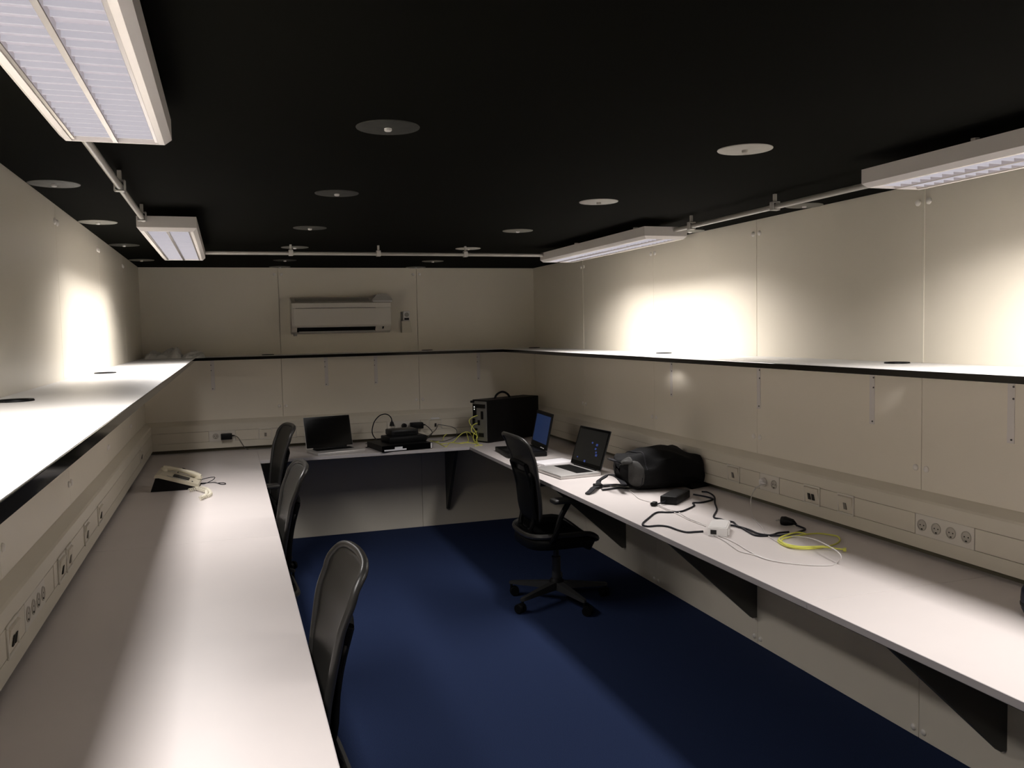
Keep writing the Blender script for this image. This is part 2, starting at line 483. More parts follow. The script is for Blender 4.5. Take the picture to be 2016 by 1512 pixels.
capR = obj('screw_cap', cap_mesh(0, -1), M_CAP, wr, True)
capL = obj('screw_cap', cap_mesh(0, 1), M_CAP, wl, True)
capB = obj('screw_cap', cap_mesh(1, 1), M_CAP, wb, True)
first = {id(wr): capR, id(wl): capL, id(wb): capB}


def place_cap(w, src, loc):
    if first.get(id(w)) is not None:
        first[id(w)] = None
        src.location = loc
    else:
        inst(src, w, loc)


SEAM_R = [YF, -1.68, -0.62, 0.44, 1.505, 2.573, 3.634, 4.710, 5.800, YB]
SEAM_L = [YF, -1.68, -0.62, 0.44, 1.505, 2.573, 3.650, 4.770, 5.845, YB]
for i in range(len(SEAM_R) - 1):
    obj('wall_panel', MB().box((XR, SEAM_R[i] + G, 0), (XR + WT, SEAM_R[i + 1] - G, ZC), .0012), M_WALL, wr)
for i in range(len(SEAM_L) - 1):
    obj('wall_panel', MB().box((XL - WT, SEAM_L[i] + G, 0), (XL, SEAM_L[i + 1] - G, ZC), .0012), M_WALL, wl)
for y in (2.573, 5.800):
    obj('joint_strip', MB().box((XR - .0025, y - .007, ZS + .001), (XR + .002, y + .007, ZC - .0005), .0008), M_JOINT, wr)
SEAM_B = [XL - WT, 0.389, 1.470, XR + WT]
for i in range(3):
    obj('wall_panel', MB().box((SEAM_B[i] + G, YB, 0), (SEAM_B[i + 1] - G, YB + WT, ZC), .0012), M_WALL, wb)
for y in SEAM_R[5:-1]:
    for dy in (-.026, .026):
        for z in (2.048, 1.05, 0.032):
            place_cap(wr, capR, (XR, y + dy, z))
for y in SEAM_L[5:-1]:
    for dy in (-.026, .026):
        for z in (2.048, 1.05):
            place_cap(wl, capL, (XL, y + dy, z))
for x in SEAM_B[1:3]:
    for dx in (-.026, .026):
        for z in (2.065, 1.05):
            place_cap(wb, capB, (x + dx, YB, z))


# ------------------------------------------------------------------ wall shelves
def board_y(mb, x0, x1, ya, yb, z0, z1, holes):
    """board along y with round through-holes (x, y, r)"""
    hs = sorted(holes, key=lambda h: h[1])
    y = ya
    for (hx, hy, hr) in hs:
        h = hr * 1.25
        if hy - h > y:
            mb.box((x0, y, z0), (x1, hy - h, z1))
        # square with a hole: columns left and right, then ring
        mb.box((x0, hy - h, z0), (hx - h, hy + h, z1))
        mb.box((hx + h, hy - h, z0), (x1, hy + h, z1))
        n = 32
        v, f = [], []
        for k in range(n):
            t = 2 * math.pi * k / n
            c, s_ = math.cos(t), math.sin(t)
            q = h / max(abs(c), abs(s_))
            for (rx, zz) in ((q, z0), (q, z1), (hr, z1), (hr, z0)):
                v.append((hx + rx * c, hy + rx * s_, zz))
        for k in range(n):
            a, b = k * 4, ((k + 1) % n) * 4
            for j in range(4):
                f.append([a + j, b + j, b + (j + 1) % 4, a + (j + 1) % 4])
        mb.add(v, f)
        y = hy + h
    mb.box((x0, y, z0), (x1, yb, z1))
    return mb


def grommet(parent, x, y, z):
    """black cable-hole liner with a rim on top of the board and a half-open lid"""
    mb = MB()
    n = 28
    v, f = [], []
    prof = [(0.034, -ST - .002), (0.034, .004), (0.044, .005), (0.0455, .002), (0.0455, 0.0003), (0.0385, 0.0003), (0.0385, -ST - .002)]
    for (r_, z_) in prof:
        for k in range(n):
            t = 2 * math.pi * k / n
            v.append((x + r_ * math.cos(t), y + r_ * math.sin(t), z + z_))
    m_ = len(prof)
    for j in range(m_):
        for k in range(n):
            f.append([j * n + k, j * n + (k + 1) % n, ((j + 1) % m_) * n + (k + 1) % n, ((j + 1) % m_) * n + k])
    mb.add(v, f)
    return obj('cable_grommet', mb, M_BLACK, parent, True)


def shelf_bracket(parent, along, wallpos, sgn, axis):
    """white pressed-steel shelf bracket: wall leg with three screws, arm under the board, diagonal rib"""
    L, A = 0.235, 0.28
    zt = ZS - ST - 0.0005
    mb = MB()

    def P(d, t, z):       # d: distance from wall, t: along wall
        return (wallpos + sgn * d, along + t, z) if axis == 0 else (along + t, wallpos + sgn * d, z)

    def slab(d0, d1, t0, t1, z0, z1):
        a, b = P(d0, t0, z0), P(d1, t1, z1)
        mb.box([min(a[i], b[i]) for i in range(3)], [max(a[i], b[i]) for i in range(3)], .0008)
    slab(0, .003, -.014, .014, zt - L, zt)
    slab(.003, A, -.014, .014, zt - .003, zt)
    b = obj('shelf_bracket', mb, M_BRACKET, parent)
    for z in (zt - .045, zt - .085, zt - L + .012):
        for t in ((-.010,) if z > zt - .1 else (-.004,)):
            sm = MB().cyl(P(.003, t, z), P(.0055, t, z), .0038, .003, 8)
            obj('screw', sm, M_SCREW, b)
    return b


sh = thing('wall_shelf', 'white shelf with black front edge running along the left wall', 'shelf', (XL, 3.5, ZS))
sh_in = Matrix.Translation((-XL, -3.5, -ZS))


def local(o, root):
    """o was built in world coordinates: keep it there while it hangs under root"""
    o.data.transform(root.matrix_basis.inverted())
    return o


def fin(root):
    """children built in world coordinates under root -> local coordinates"""
    inv = root.matrix_basis.inverted()
    done = set()

    def rec(o):
        for c in o.children:
            if c.type == 'MESH' and c.data.name not in done and not c.get('_l'):
                c.data.transform(inv)
                done.add(c.data.name)
            rec(c)
    rec(root)


HL = [(-0.525, 2.49, .036), (-0.520, 4.18, .036)]
obj('shelf_board', board_y(MB(), XL + .001, XSL - .003, Y0, 2.088, ZS - ST, ZS, []), M_SHELF, sh)
obj('shelf_board', board_y(MB(), XL + .001, XSL - .003, 2.0895, YB - .001, ZS - ST, ZS, HL), M_SHELF, sh)
obj('front_edge', MB().box((XSL - .003, Y0, ZS - ST), (XSL, YSB + .0, ZS - .0008), .0006), M_BLKEDGE, sh)
for h in HL:
    grommet(sh, h[0], h[1], ZS)
fin(sh)

sh = thing('wall_shelf', 'white shelf with black front edge running along the right wall', 'shelf', (XR, 3.5, ZS))
HR = [(2.385, 2.603, .036), (2.385, 4.419, .036), (2.385, 6.62, .036)]
obj('shelf_board', board_y(MB(), XSR + .003, XR - .001, Y0, 2.505, ZS - ST, ZS, []), M_SHELF, sh)
obj('shelf_board', board_y(MB(), XSR + .003, XR - .001, 2.5065, YB - .001, ZS - ST, ZS, HR), M_SHELF, sh)
obj('front_edge', MB().box((XSR, Y0, ZS - ST), (XSR + .003, YSB, ZS - .0008), .0006), M_BLKEDGE, sh)
for h in HR:
    grommet(sh, h[0], h[1], ZS)
for y in (1.45, 2.183, 2.834, 3.617, 4.494):
    shelf_bracket(sh, y, XR, -1, 0)
fin(sh)

sh = thing('wall_shelf', 'white shelf with black front edge across the far wall below air conditioner', 'shelf', (0.9, YB, ZS))
obj('shelf_board', MB().box((XSL - .002, YSB + .003, ZS - ST), (XSR + .002, YB - .001, ZS), .0006), M_SHELF, sh)
obj('front_edge', MB().box((XSL - .003, YSB, ZS - ST), (XSR + .003, YSB + .003, ZS - .0008), .0006), M_BLKEDGE, sh)
for x in (0.29, 1.53):
    mb = MB()
    mb.lathe([(0.0455, .0002), (0.0455, .003), (0.042, .005), (0.0, .005)], 24, Matrix.Translation((x, 6.80, ZS)))
    obj('cable_grommet', mb, M_BLACK, sh, True)
for x in (-0.115, 0.73, 1.12, 1.975):
    shelf_bracket(sh, x, YB, -1, 1)
fin(sh)

# ------------------------------------------------------------------ desks
TK = 0.042      # trunking depth


def gusset(parent, axis, at, wallpos, sgn, depth=0.62):
    """triangular side bracket carrying the desk, with a blunt foot at the wall"""
    zt = ZD - DT - .004
    poly = [(0.001, zt), (depth, zt), (depth, zt - .03), (0.028, 0.135), (0.001, 0.135)]
    pl = [(wallpos + sgn * p[0], p[1]) for p in poly]
    mb = MB()
    if axis == 0:          # on a side wall, plate in the xz plane
        mb.prism(pl, 1, at - .012, at + .012)
    else:
        mb.prism(pl, 0, at - .012, at + .012)
    return obj('support_gusset', mb, M_GUSSET, parent)


dk = thing('built_in_desk', 'long white built-in desk along the left wall carrying the desk phone', 'desk', (-.2, 3.5, 0))
for (a, b) in ((Y0, 3.838), (3.8395, YB - .004)):
    obj('desk_top', MB().box((XL + .004, a, ZD - DT), (XDL - .002, b, ZD), .0006), M_DESK, dk)
    obj('light_absorber', MB().box((XL + .006, a + .001, ZD - DT - .0035), (XDL - .004, b - .001, ZD - DT)), M_ABSORBER, dk)  # added dark panel, unseen, soaks up bounced light under the desk
    obj('edge_band', MB().box((XDL - .002, a, ZD - DT), (XDL, min(b, YDB), ZD - .0004), .0005), M_DESKEDGE, dk)
fin(dk)
dk = thing('built_in_desk', 'long white built-in desk along the right wall carrying backpack and cables', 'desk', (2.1, 3.5, 0))
for (a, b) in ((Y0, 2.232), (2.2335, YB - .004)):
    obj('desk_top', MB().box((XDR + .002, a, ZD - DT), (XR - .004, b, ZD), .0006), M_DESK, dk)
    obj('light_absorber', MB().box((XDR + .004, a + .001, ZD - DT - .0035), (XR - .006, b - .001, ZD - DT)), M_ABSORBER, dk)
    obj('edge_band', MB().box((XDR, a, ZD - DT), (XDR + .002, min(b, YDB), ZD - .0004), .0005), M_DESKEDGE, dk)
for y in (2.19, 3.648, 5.142):
    gusset(dk, 0, y, XR, -1)
fin(dk)
dk = thing('built_in_desk', 'white built-in desk across the far wall carrying laptop and computer tower', 'desk', (.94, 6.5, 0))
obj('desk_top', MB().box((XDL - .001, YDB + .002, ZD - DT), (XDR + .001, YB - .004, ZD), .0006), M_DESK, dk)
obj('light_absorber', MB().box((XDL, YDB + .004, ZD - DT - .0035), (XDR, YB - .006, ZD - DT)), M_ABSORBER, dk)
obj('edge_band', MB().box((XDL, YDB, ZD - DT), (XDR, YDB + .002, ZD - .0004), .0005), M_DESKEDGE, dk)
for x in (0.30, 1.68):
    gusset(dk, 1, x, YB, -1, 0.36)
fin(dk)

# ------------------------------------------------------------------ cable trunking with its covers, sockets on it
TB, TT, TG = 0.757, 0.968, 0.934        # bottom, top at wall, top of front face
G0, G1 = 0.808, 0.886                    # cover strip between the two grooves


def trunk_matrix(side):
    """local frame: u along the wall, d out of the wall, z up"""
    if side == 'right':     # u = y, d = -x
        return Matrix(((0, -1, 0, XR), (1, 0, 0, 0), (0, 0, 1, 0), (0, 0, 0, 1)))
    if side == 'left':
        return Matrix(((0, 1, 0, XL), (1, 0, 0, 0), (0, 0, 1, 0), (0, 0, 0, 1)))
    return Matrix(((1, 0, 0, 0), (0, -1, 0, YB), (0, 0, 1, 0), (0, 0, 0, 1)))


def trunking(side, u0, u1, label, gaps):
    T = trunk_matrix(side)
    c = T @ Vector(((u0 + u1) / 2, 0, TB))
    t = thing('cable_trunking', label, 'trunking', c)
    mb = MB()
    # lower and upper lips and the back channel, one profile with a shallow trough for the covers
    prof = [(0.0005, TB), (TK, TB), (TK, G0 - .001), (TK - .010, G0 - .001), (TK - .010, G1 + .001), (TK, G1 + .001), (TK, TG), (TK - .006, TG + .008), (0.0005, TT)]
    mb.prism([(p[0], p[1]) for p in prof], 0, u0, u1, T)
    obj('channel', mb, M_TRUNK, t)
    obj('gap_shade_strip', MB().box((u0, .0006, ZD + .0006), (u1, .006, TB - .0004), 0, T), M_GAPSHADE, t)  # added dark strip painting the shade between trunking and desk
    edges = [u0] + [g for gp in gaps for g in gp] + [u1]
    for i in range(0, len(edges), 2):
        a, b = edges[i] + .0015, edges[i + 1] - .0015
        n = max(1, round((b - a) / 2.2))
        for k in range(n):
            q0, q1 = a + (b - a) * k / n + .0006, a + (b - a) * (k + 1) / n - .0006
            obj('cover_strip', MB().box((q0, TK - .0098, G0 + .0008), (q1, TK + .0004, G1 - .0008), .0008, T), M_COVER, t)
    fin(t)
    return t


SOCK = {'right': [], 'left': [], 'back': []}


def power_unit(side, u0, u1, n, label, turn=0.0):
    """row of round recessed power sockets on one faceplate"""
    T = trunk_matrix(side)
    c = T @ Vector(((u0 + u1) / 2, TK, G0))
    t = thing('power_socket', label, 'socket', c)
    zc = (G0 + G1) / 2
    obj('faceplate', MB().box((u0 + .001, TK - .0095, G0 - .0005), (u1 - .001, TK + .0012, G1 + .0005), .001, T), M_SOCKET, t)
    w = (u1 - u0) / n
    for k in range(n):
        uc = u0 + w * (k + .5)
        mb = MB()
        N = 20
        v, f = [], []
        prof = [(.0215, .0012), (.0215, .004), (.0195, .0045), (.0185, .0025), (.0175, .0014), (0.0001, .0014)]
        for (r_, d_) in prof:
            for j in range(N):
                a = 2 * math.pi * j / N
                v.append((uc + r_ * math.cos(a), TK + d_, zc + r_ * math.sin(a)))
        for q in range(len(prof) - 1):
            for j in range(N):
                f.append([q * N + j, q * N + (j + 1) % N, (q + 1) * N + (j + 1) % N, (q + 1) * N + j])
        mb.add(v, f, T)
        s_ = obj('socket_ring', mb, M_RECESS, t, True)
        hb = MB()
        for sg in (-1, 1):
            hb.cyl(T @ Vector((uc + sg * .0085, TK + .0013, zc)), T @ Vector((uc + sg * .0085, TK + .0019, zc)), .0028, seg=8)
        hb.box((uc - .003, TK + .0013, zc - .0165), (uc + .003, TK + .004, zc - .0125), 0, T)
        obj('pin_hole', hb, M_DARKGAP, s_)
    fin(t)
    return t


def data_unit(side, u0, u1, label, ports=2, dark=False):
    """angled data outlet: raised frame, tilted insert and dark jacks"""
    T = trunk_matrix(side)
    c = T @ Vector(((u0 + u1) / 2, TK, G0))
    t = thing('data_outlet', label, 'outlet', c)
    mb = MB()
    lo, hi = G0 - .004, G1 + .004
    for (a, b, z0, z1) in ((u0, u1, hi - .008, hi), (u0, u1, lo, lo + .008), (u0, u0 + .008, lo + .008, hi - .008), (u1 - .008, u1, lo + .008, hi - .008)):
        mb.box((a, TK + .0002, z0), (b, TK + .006, z1), .0012, T)
    obj('frame', mb, M_SOCKET, t)
    v = [(u0 + .008, TK + .0002, lo + .008), (u1 - .008, TK + .0002, lo + .008), (u1 - .008, TK + .0002, hi - .008), (u0 + .008, TK + .0002, hi - .008),
         (u0 + .008, TK + .001, lo + .008), (u1 - .008, TK + .001, lo + .008), (u1 - .008, TK + .012, hi - .012), (u0 + .008, TK + .012, hi - .012)]
    mb = MB().add(v, [[0, 1, 2, 3], [4, 5, 6, 7], [0, 1, 5, 4], [1, 2, 6, 5], [2, 3, 7, 6], [3, 0, 4, 7]], T)
    ins = obj('insert', mb, M_COVER, t)
    for k in range(ports):
        uc = (u0 + u1) / 2 + (k - (ports - 1) / 2) * .026
        jm = MB().add([(uc - .008, TK + .0022, G0 + .018), (uc + .008, TK + .0022, G0 + .018), (uc + .008, TK + .0096, G0 + .046), (uc - .008, TK + .0096, G0 + .046),
                       (uc - .008, TK + .0075, G0 + .018), (uc + .008, TK + .0075, G0 + .018), (uc + .008, TK + .0115, G0 + .046), (uc - .008, TK + .0115, G0 + .046)],
                      [[0, 1, 2, 3], [4, 5, 6, 7], [0, 1, 5, 4], [1, 2, 6, 5], [2, 3, 7, 6], [3, 0, 4, 7]], T)
        obj('jack', jm, M_DARKGAP if ports == 2 or dark else M_JACK, ins)
    fin(t)
    return t


trunking('right', Y0, YB - TK - .002, 'cream cable trunking along the right wall just above the desk', [(2.285, 2.555), (3.395, 3.55)])
trunking('left', Y0, YB - TK - .002, 'cream cable trunking along the left wall just above the desk', [(2.61, 2.88), (3.02, 3.03)])
trunking('back', XL + .0005, XR - .0005, 'cream cable trunking along the far wall just above the desk', [(-.16, 0.03), (1.19, 1.46)])
power_unit('right', 2.285, 2.555, 4, 'row of four round power sockets on right wall trunking, nearest the viewer')
power_unit('right', 3.395, 3.55, 2, 'pair of round power sockets on right wall trunking with a white plug')
data_unit('right', 3.10, 3.21, 'data outlet with two dark jacks on right wall trunking above black plug')
data_unit('right', 2.885, 2.985, 'square blank-looking data outlet on right wall trunking, next before four sockets', 1)
data_unit('right', 3.72, 3.83, 'square data outlet on right wall trunking just right of the backpack', 1)
power_unit('left', 2.61, 2.88, 4, 'row of four round power sockets on left wall trunking')
data_unit('left', 2.40, 2.52, 'data outlet on left wall trunking nearest to the viewer', 2)
data_unit('left', 3.09, 3.20, 'data outlet with dark jack on left wall trunking, just past the four sockets', 1, True)
data_unit('left', 3.24, 3.34, 'narrow data outlet beside the dark-jacked one on left wall trunking', 1)
data_unit('left', 3.63, 3.73, 'plain data outlet mid way along left wall trunking, opposite desk joint', 1)
data_unit('left', 4.00, 4.12, 'data outlet on left wall trunking just before the desk phone', 1, True)
data_unit('left', 5.89, 5.99, 'data outlet on left wall trunking nearest the far corner', 1, True)
power_unit('back', -.16, 0.03, 2, 'pair of round power sockets on far wall trunking holding black adapter, left part')
power_unit('back', 1.19, 1.46, 3, 'row of round power sockets on far wall trunking behind the black box stack')
data_unit('back', 0.20, 0.30, 'data outlet on far wall trunking just left of the farthest chair', 1)
data_unit('back', 0.39, 0.48, 'data outlet on far wall trunking between farthest chair and silver laptop', 1)
data_unit('back', 1.53, 1.64, 'data outlet on far wall trunking with grey patch leads and white strip', 1, True)
tag(rebase(obj('label_strip', MB().box((1.548, YB - TK - .0095, .8905), (1.618, YB - TK - .0005, .8995), .0006), M_STICKER)), 'small bright white strip above the data outlet with grey leads', 'label')


# ------------------------------------------------------------------ ceiling lights
def fixture_light_nodes(ld):
    ld.use_nodes = True


def make_light(x0, x1, y0, y1, label):
    """surface-mounted louvre fixture: sheet housing with bevelled lower edges, two lamp bays, centre spine, cross slats"""
    zt, zb = 2.082, 2.024
    cx, cy = (x0 + x1) / 2, (y0 + y1) / 2
    hw, hl = (x1 - x0) / 2, (y1 - y0) / 2
    t = thing('ceiling_light', label, 'light', (cx, cy, zt), 0, 'louvred ceiling lights')
    H = zt - zb
    # housing: outer walls, bevel, bottom lip, recess up to z = -0.030
    prof = [(hw, 0), (hw, -H + .014), (hw - .014, -H), (hw - .026, -H), (hw - .026, -.032)]
    mb = MB()
    n = len(prof)
    rings = []
    for (r_, z_) in prof:
        dx = r_
        dy = hl - (hw - r_) * (1 if r_ > hw - .02 else 0.75)
        rings.append([(-dx, -dy, z_), (dx, -dy, z_), (dx, dy, z_), (-dx, dy, z_)])
    v = [p for rg in rings for p in rg]
    f = [[0, 1, 2, 3]]
    for j in range(n - 1):
        for k in range(4):
            f.append([j * 4 + k, j * 4 + (k + 1) % 4, (j + 1) * 4 + (k + 1) % 4, (j + 1) * 4 + k])
    f.append([(n - 1) * 4 + k for k in range(4)])
    mb.add(v, f)
    obj('housing', mb, M_LAMPBODY, t)
    bm_ = MB()
    for sy in (-.55, .55):
        bm_.cyl((0, sy * hl, 0), (0, sy * hl, ZC - zt - .0005), .012, seg=10)
    obj('mount', bm_, M_CLIP, t)
    obj('spine', MB().box((-.0055, -hl + .022, -H - .001), (.0055, hl - .022, -.034), .001), M_RAIL, t)
    for sx in (-1, 1):
        xa, xb = sorted((sx * (hw - .0262), sx * (hw - .034)))
        obj('side_rail', MB().box((xa, -hl + .022, -H + .002), (xb, hl - .022, -.034), .001), M_RAIL, t)
    for sx in (-1, 1):
        xa, xb = sorted((sx * .006, sx * (hw - .0345)))
        lv = obj('louvre', MB().box((xa, -hl + .023, -H + .012), (xb, hl - .023, -H + .015)), M_PANEL, t)
        n_ = 34
        src = None
        for k in range(n_):
            y = -hl + .05 + (2 * hl - .10) * k / (n_ - 1) + random.uniform(-.004, .004)
            if src is None:
                src = obj('slat', MB().box((xa + .0005, -.0011, -.0045), (xb - .0005, .0011, .0045), .0004), M_SLAT, lv, loc=(0, y, -H + .0075))
            else:
                s_ = inst(src, lv, (0, y, -H + .0075 + random.uniform(-.0008, .0008)))
    ld = bpy.data.lights.new('lamp_tubes', 'AREA')
    ld.shape = 'RECTANGLE'
    ld.size, ld.size_y = 2 * hw - .07, 2 * hl - .06
    ld.energy = LAMP_POWER
    ld.color = LAMP_COLOR
    ld.spread = R(LAMP_SPREAD)
    lo = bpy.data.objects.new('lamp_tubes', ld)
    COL.objects.link(lo)
    lo.parent = t
    lo.location = (0, 0, -H - .003)
    return t


make_light(-.320, -.098, .62, 2.05, 'bright white louvred ceiling light on the left, nearest the viewer')
make_light(-.320, -.098, 3.68, 5.11, 'bright white louvred ceiling light on the left, near the far wall')
make_light(1.900, 2.128, .80, 2.23, 'bright white louvred ceiling light on the right, cut off by the frame')
make_light(1.900, 2.128, 3.70, 5.13, 'bright white louvred ceiling light on the right, near the far wall')


# ------------------------------------------------------------------ conduits
def conduit(p0, p1, clips, label):
    p0, p1 = Vector(p0), Vector(p1)
    t = thing('conduit', label, 'pipe', (p0 + p1) / 2, 0, 'grey conduits linking the ceiling lights')
    obj('pipe', MB().cyl(p0, p1, .0105, seg=14), M_PIPE, t, True)
    along = (p1 - p0).normalized()
    side = Vector((-along.y, along.x, 0))
    for c in clips:
        q = p0 + along * c
        mb = MB()
        N = 12
        for k in range(N):
            pass
        mtx = Matrix.Translation(q) @ Matrix((( side.x, along.x, 0, 0), (side.y, along.y, 0, 0), (0, 0, 1, 0), (0, 0, 0, 1)))
        mb.box((-.016, -.012, -.0145), (.016, .012, -.0105), .001, mtx)
        mb.box((-.0165, -.012, -.0145), (-.0115, .012, .020), .001, mtx)
        mb.box((.0115, -.012, -.0145), (.0165, .012, .020), .001, mtx)
        mb.box((-.0165, -.012, .016), (.0165, .012, .020), .001, mtx)
        mb.box((-.006, -.006, .020), (.006, .006, ZC - q.z - .0005), .001, mtx)
        obj('pipe_clip', mb, M_CLIP, t)
    fin(t)
    return t


ZP = 2.066
conduit((-.292, 2.055, ZP), (-.292, 3.675, ZP), (.83, 1.545), 'grey conduit pipe on the ceiling between the two left lights')
conduit((2.062, 2.235, ZP), (2.062, 3.695, ZP), (.67, 1.31), 'grey conduit pipe on the ceiling between the two right lights')
conduit((-.096, 5.075, ZP), (1.898, 5.075, ZP), (.460, .961, 1.491), 'grey conduit pipe crossing the ceiling before the far wall')

# ------------------------------------------------------------------ round fixing discs on the ceiling
disc_cols = {'a': (-.523, 'in the row beside the left wall'), 'b': (.400, 'in the second row from the left wall'),
             'c': (1.450, 'in the second row from the right wall'), 'd': (2.395, 'in the row beside the right wall')}
disc_list = [('b', 2.152, 'D', 'nearest'), ('b', 3.20, 'D', 'second nearest'), ('b', 4.27, 'D', 'third nearest'), ('b', 5.24, 'M', 'fourth nearest'), ('b', 6.16, 'D', 'fifth nearest'), ('b', 6.775, 'M', 'farthest'),
             ('c', 2.186, 'L', 'nearest'), ('c', 3.222, 'L', 'second nearest'), ('c', 4.243, 'M', 'third nearest'), ('c', 5.209, 'L', 'fourth nearest'), ('c', 6.18, 'M', 'fifth nearest'), ('c', 6.775, 'M', 'farthest'),
             ('a', 3.174, 'D', 'nearest'), ('a', 4.187, 'M', 'second nearest'), ('a', 5.20, 'D', 'third nearest'), ('a', 6.21, 'M', 'farthest'),
             ('d', 3.163, 'M', 'nearest'), ('d', 4.13, 'M', 'second nearest')]
tone = {'D': (M_DISC_D, 'dark grey'), 'M': (M_DISC_M, 'grey'), 'L': (M_DISC_L, 'pale grey')}
for (c, y, k, which) in disc_list:
    x = disc_cols[c][0]
    if c == 'd': x = 2.394
    if c == 'a': x = -.519
    t = thing('ceiling_disc', '%s round ceiling disc, %s %s' % (tone[k][1], which, disc_cols[c][1]), 'disc', (x, y, ZC), random.uniform(0, 6), 'round fixing discs on the black ceiling')
    obj('disc', MB().lathe([(.079, -.0003), (.0785, -.0022), (.070, -.0034), (.02, -.0038), (0, -.0038)], 36), tone[k][0], t, True)
    obj('screw', MB().lathe([(.0095, -.0038), (.0095, -.009), (.007, -.011), (0, -.011)], 12), M_WHITE if k != 'L' else M_DISC_L, t, True)

# ------------------------------------------------------------------ air conditioner and its remote
t = thing('air_conditioner', 'white wall-mounted air conditioner high on the far wall', 'air conditioner', (.845, YB, 1.60))
X0, X1 = .468, 1.220
mb = MB()
prof = [(YB - .0005, 1.615), (YB - .0005, 1.880), (6.815, 1.884), (6.76, 1.872), (6.685, 1.842), (6.672, 1.832), (6.668, 1.79), (6.668, 1.668), (6.676, 1.656), (6.715, 1.618), (6.745, 1.604), (6.80, 1.602)]
mb.prism(prof, 0, X0, X1)
obj('casing', mb, M_ACW, t)
obj('front_panel', MB().box((X0 + .012, 6.6635, 1.664), (X1 - .002, 6.6676, 1.795), .002), M_ACW, t)
obj('top_band', MB().box((X0 + .002, 6.662, 1.7985), (X1, 6.6678, 1.836), .002), M_ACW, t)
obj('seam', MB().box((X0 + .03, 6.6655, 1.7955), (1.10, 6.6679, 1.7982)), M_BLACK, t)
mb = MB()
for k in range(11):
    x = X0 + .03 + k * .055
    if x < 1.06: mb.box((x, 6.70, 1.853), (x + .048, 6.76, 1.8765), .002)
mb2 = MB().add([(X0 + .03, 6.694, 1.8465), (1.06, 6.694, 1.8465), (1.06, 6.756, 1.8715), (X0 + .03, 6.756, 1.8715),
                (X0 + .03, 6.692, 1.8485), (1.06, 6.692, 1.8485), (1.06, 6.754, 1.8745), (X0 + .03, 6.754, 1.8745)],
               [[0, 1, 2, 3], [4, 5, 6, 7], [0, 1, 5, 4], [1, 2, 6, 5], [2, 3, 7, 6], [3, 0, 4, 7]])
mb.bm.free()
obj('intake_grille', mb2, M_ACG, t)
mb = MB()
mb.prism([(1.075, 1.850), (1.095, 1.874), (1.115, 1.897), (1.150, 1.906), (1.190, 1.904), (1.222, 1.885), (1.238, 1.858), (1.238, 1.842), (1.085, 1.842)], 1, 6.69, 6.80)
obj('raised_cover', mb, M_ACG, t)
obj('cover_lip', MB().box((1.085, 6.684, 1.838), (1.236, 6.6895, 1.852), .002), M_WHITE, t)
v = MB().add([(.505, 6.682, 1.652), (1.10, 6.682, 1.652), (1.10, 6.7165, 1.620), (.505, 6.7165, 1.620), (.505, 6.679, 1.649), (1.10, 6.679, 1.649), (1.10, 6.7135, 1.617), (.505, 6.7135, 1.617)],
             [[0, 1, 2, 3], [4, 5, 6, 7], [0, 1, 5, 4], [1, 2, 6, 5], [2, 3, 7, 6], [3, 0, 4, 7]])
obj('air_outlet', v, M_BLACK, t)
obj('vane', MB().box((.52, 6.700, 1.608), (1.095, 6.7045, 1.622), .001, ), M_ACG, t)
obj('indicator', MB().cyl((1.158, 6.676, 1.646), (1.158, 6.690, 1.636), .006, seg=10), M_BLACK, t)
obj('drain_stub', MB().cyl((.492, 6.72, 1.588), (.492, 6.72, 1.608), .014, .016, 12), M_ACG, t)
fin(t)
t = thing('remote_holder', 'cream wall holder with remote control beside the air conditioner', 'holder', (1.372, YB, 1.597))
mb = MB()
mb.prism([(1.334, 1.597), (1.418, 1.597), (1.405, 1.69), (1.334, 1.69)], 1, YB - .030, YB - .0005)
obj('pocket', mb, M_TRUNK, t)
obj('back_plate', MB().box((1.334, YB - .006, 1.69), (1.348, YB - .0005, 1.765), .001), M_ACG, t)
fin(t)
t = thing('remote_control', 'pale remote control with round dial sitting in the wall holder', 'remote', (1.378, YB - .018, 1.68))
obj('body', MB().box((1.350, YB - .024, 1.6905), (1.404, YB - .008, 1.770), .004), M_WHITE, t)
obj('dial', MB().cyl((1.378, YB - .0265, 1.740), (1.378, YB - .0241, 1.740), .018, seg=18), M_ACG, t)
obj('display', MB().box((1.358, YB - .0255, 1.698), (1.396, YB - .0241, 1.716), .0004), M_DKGREY, t)
fin(t)


# ------------------------------------------------------------------ chairs
def smooth_interp(tab, z):
    for i in range(len(tab) - 1):
        if z <= tab[i + 1][0]:
            a, b = tab[i], tab[i + 1]
            t_ = max(0, min(1, (z - a[0]) / (b[0] - a[0])))
            t_ = t_ * t_ * (3 - 2 * t_) * .5 + t_ * .5
            return a[1] + (b[1] - a[1]) * t_
    return tab[-1][1]


BACK_Y = [(.48, -.150), (.62, -.166), (.72, -.182), (.85, -.215), (.95, -.252), (1.0, -.278)]
OUT = [(0, .500), (.08, .503), (.118, .520), (.138, .565), (.148, .63), (.158, .70), (.172, .78), (.186, .86), (.193, .92), (.189, .955), (.170, .985), (.132, .998), (.08, 1.003), (0, 1.005)]


def bw(z):
    for i in range(len(OUT) - 1):
        if OUT[i][1] <= z <= OUT[i + 1][1]:
            a, b = OUT[i], OUT[i + 1]
            return a[0] + (b[0] - a[0]) * (z - a[1]) / (b[1] - a[1] + 1e-9)
    return 0


def back_pt(x, z):
    return Vector((x, smooth_interp(BACK_Y, z) + 0.7 * x * x, z))


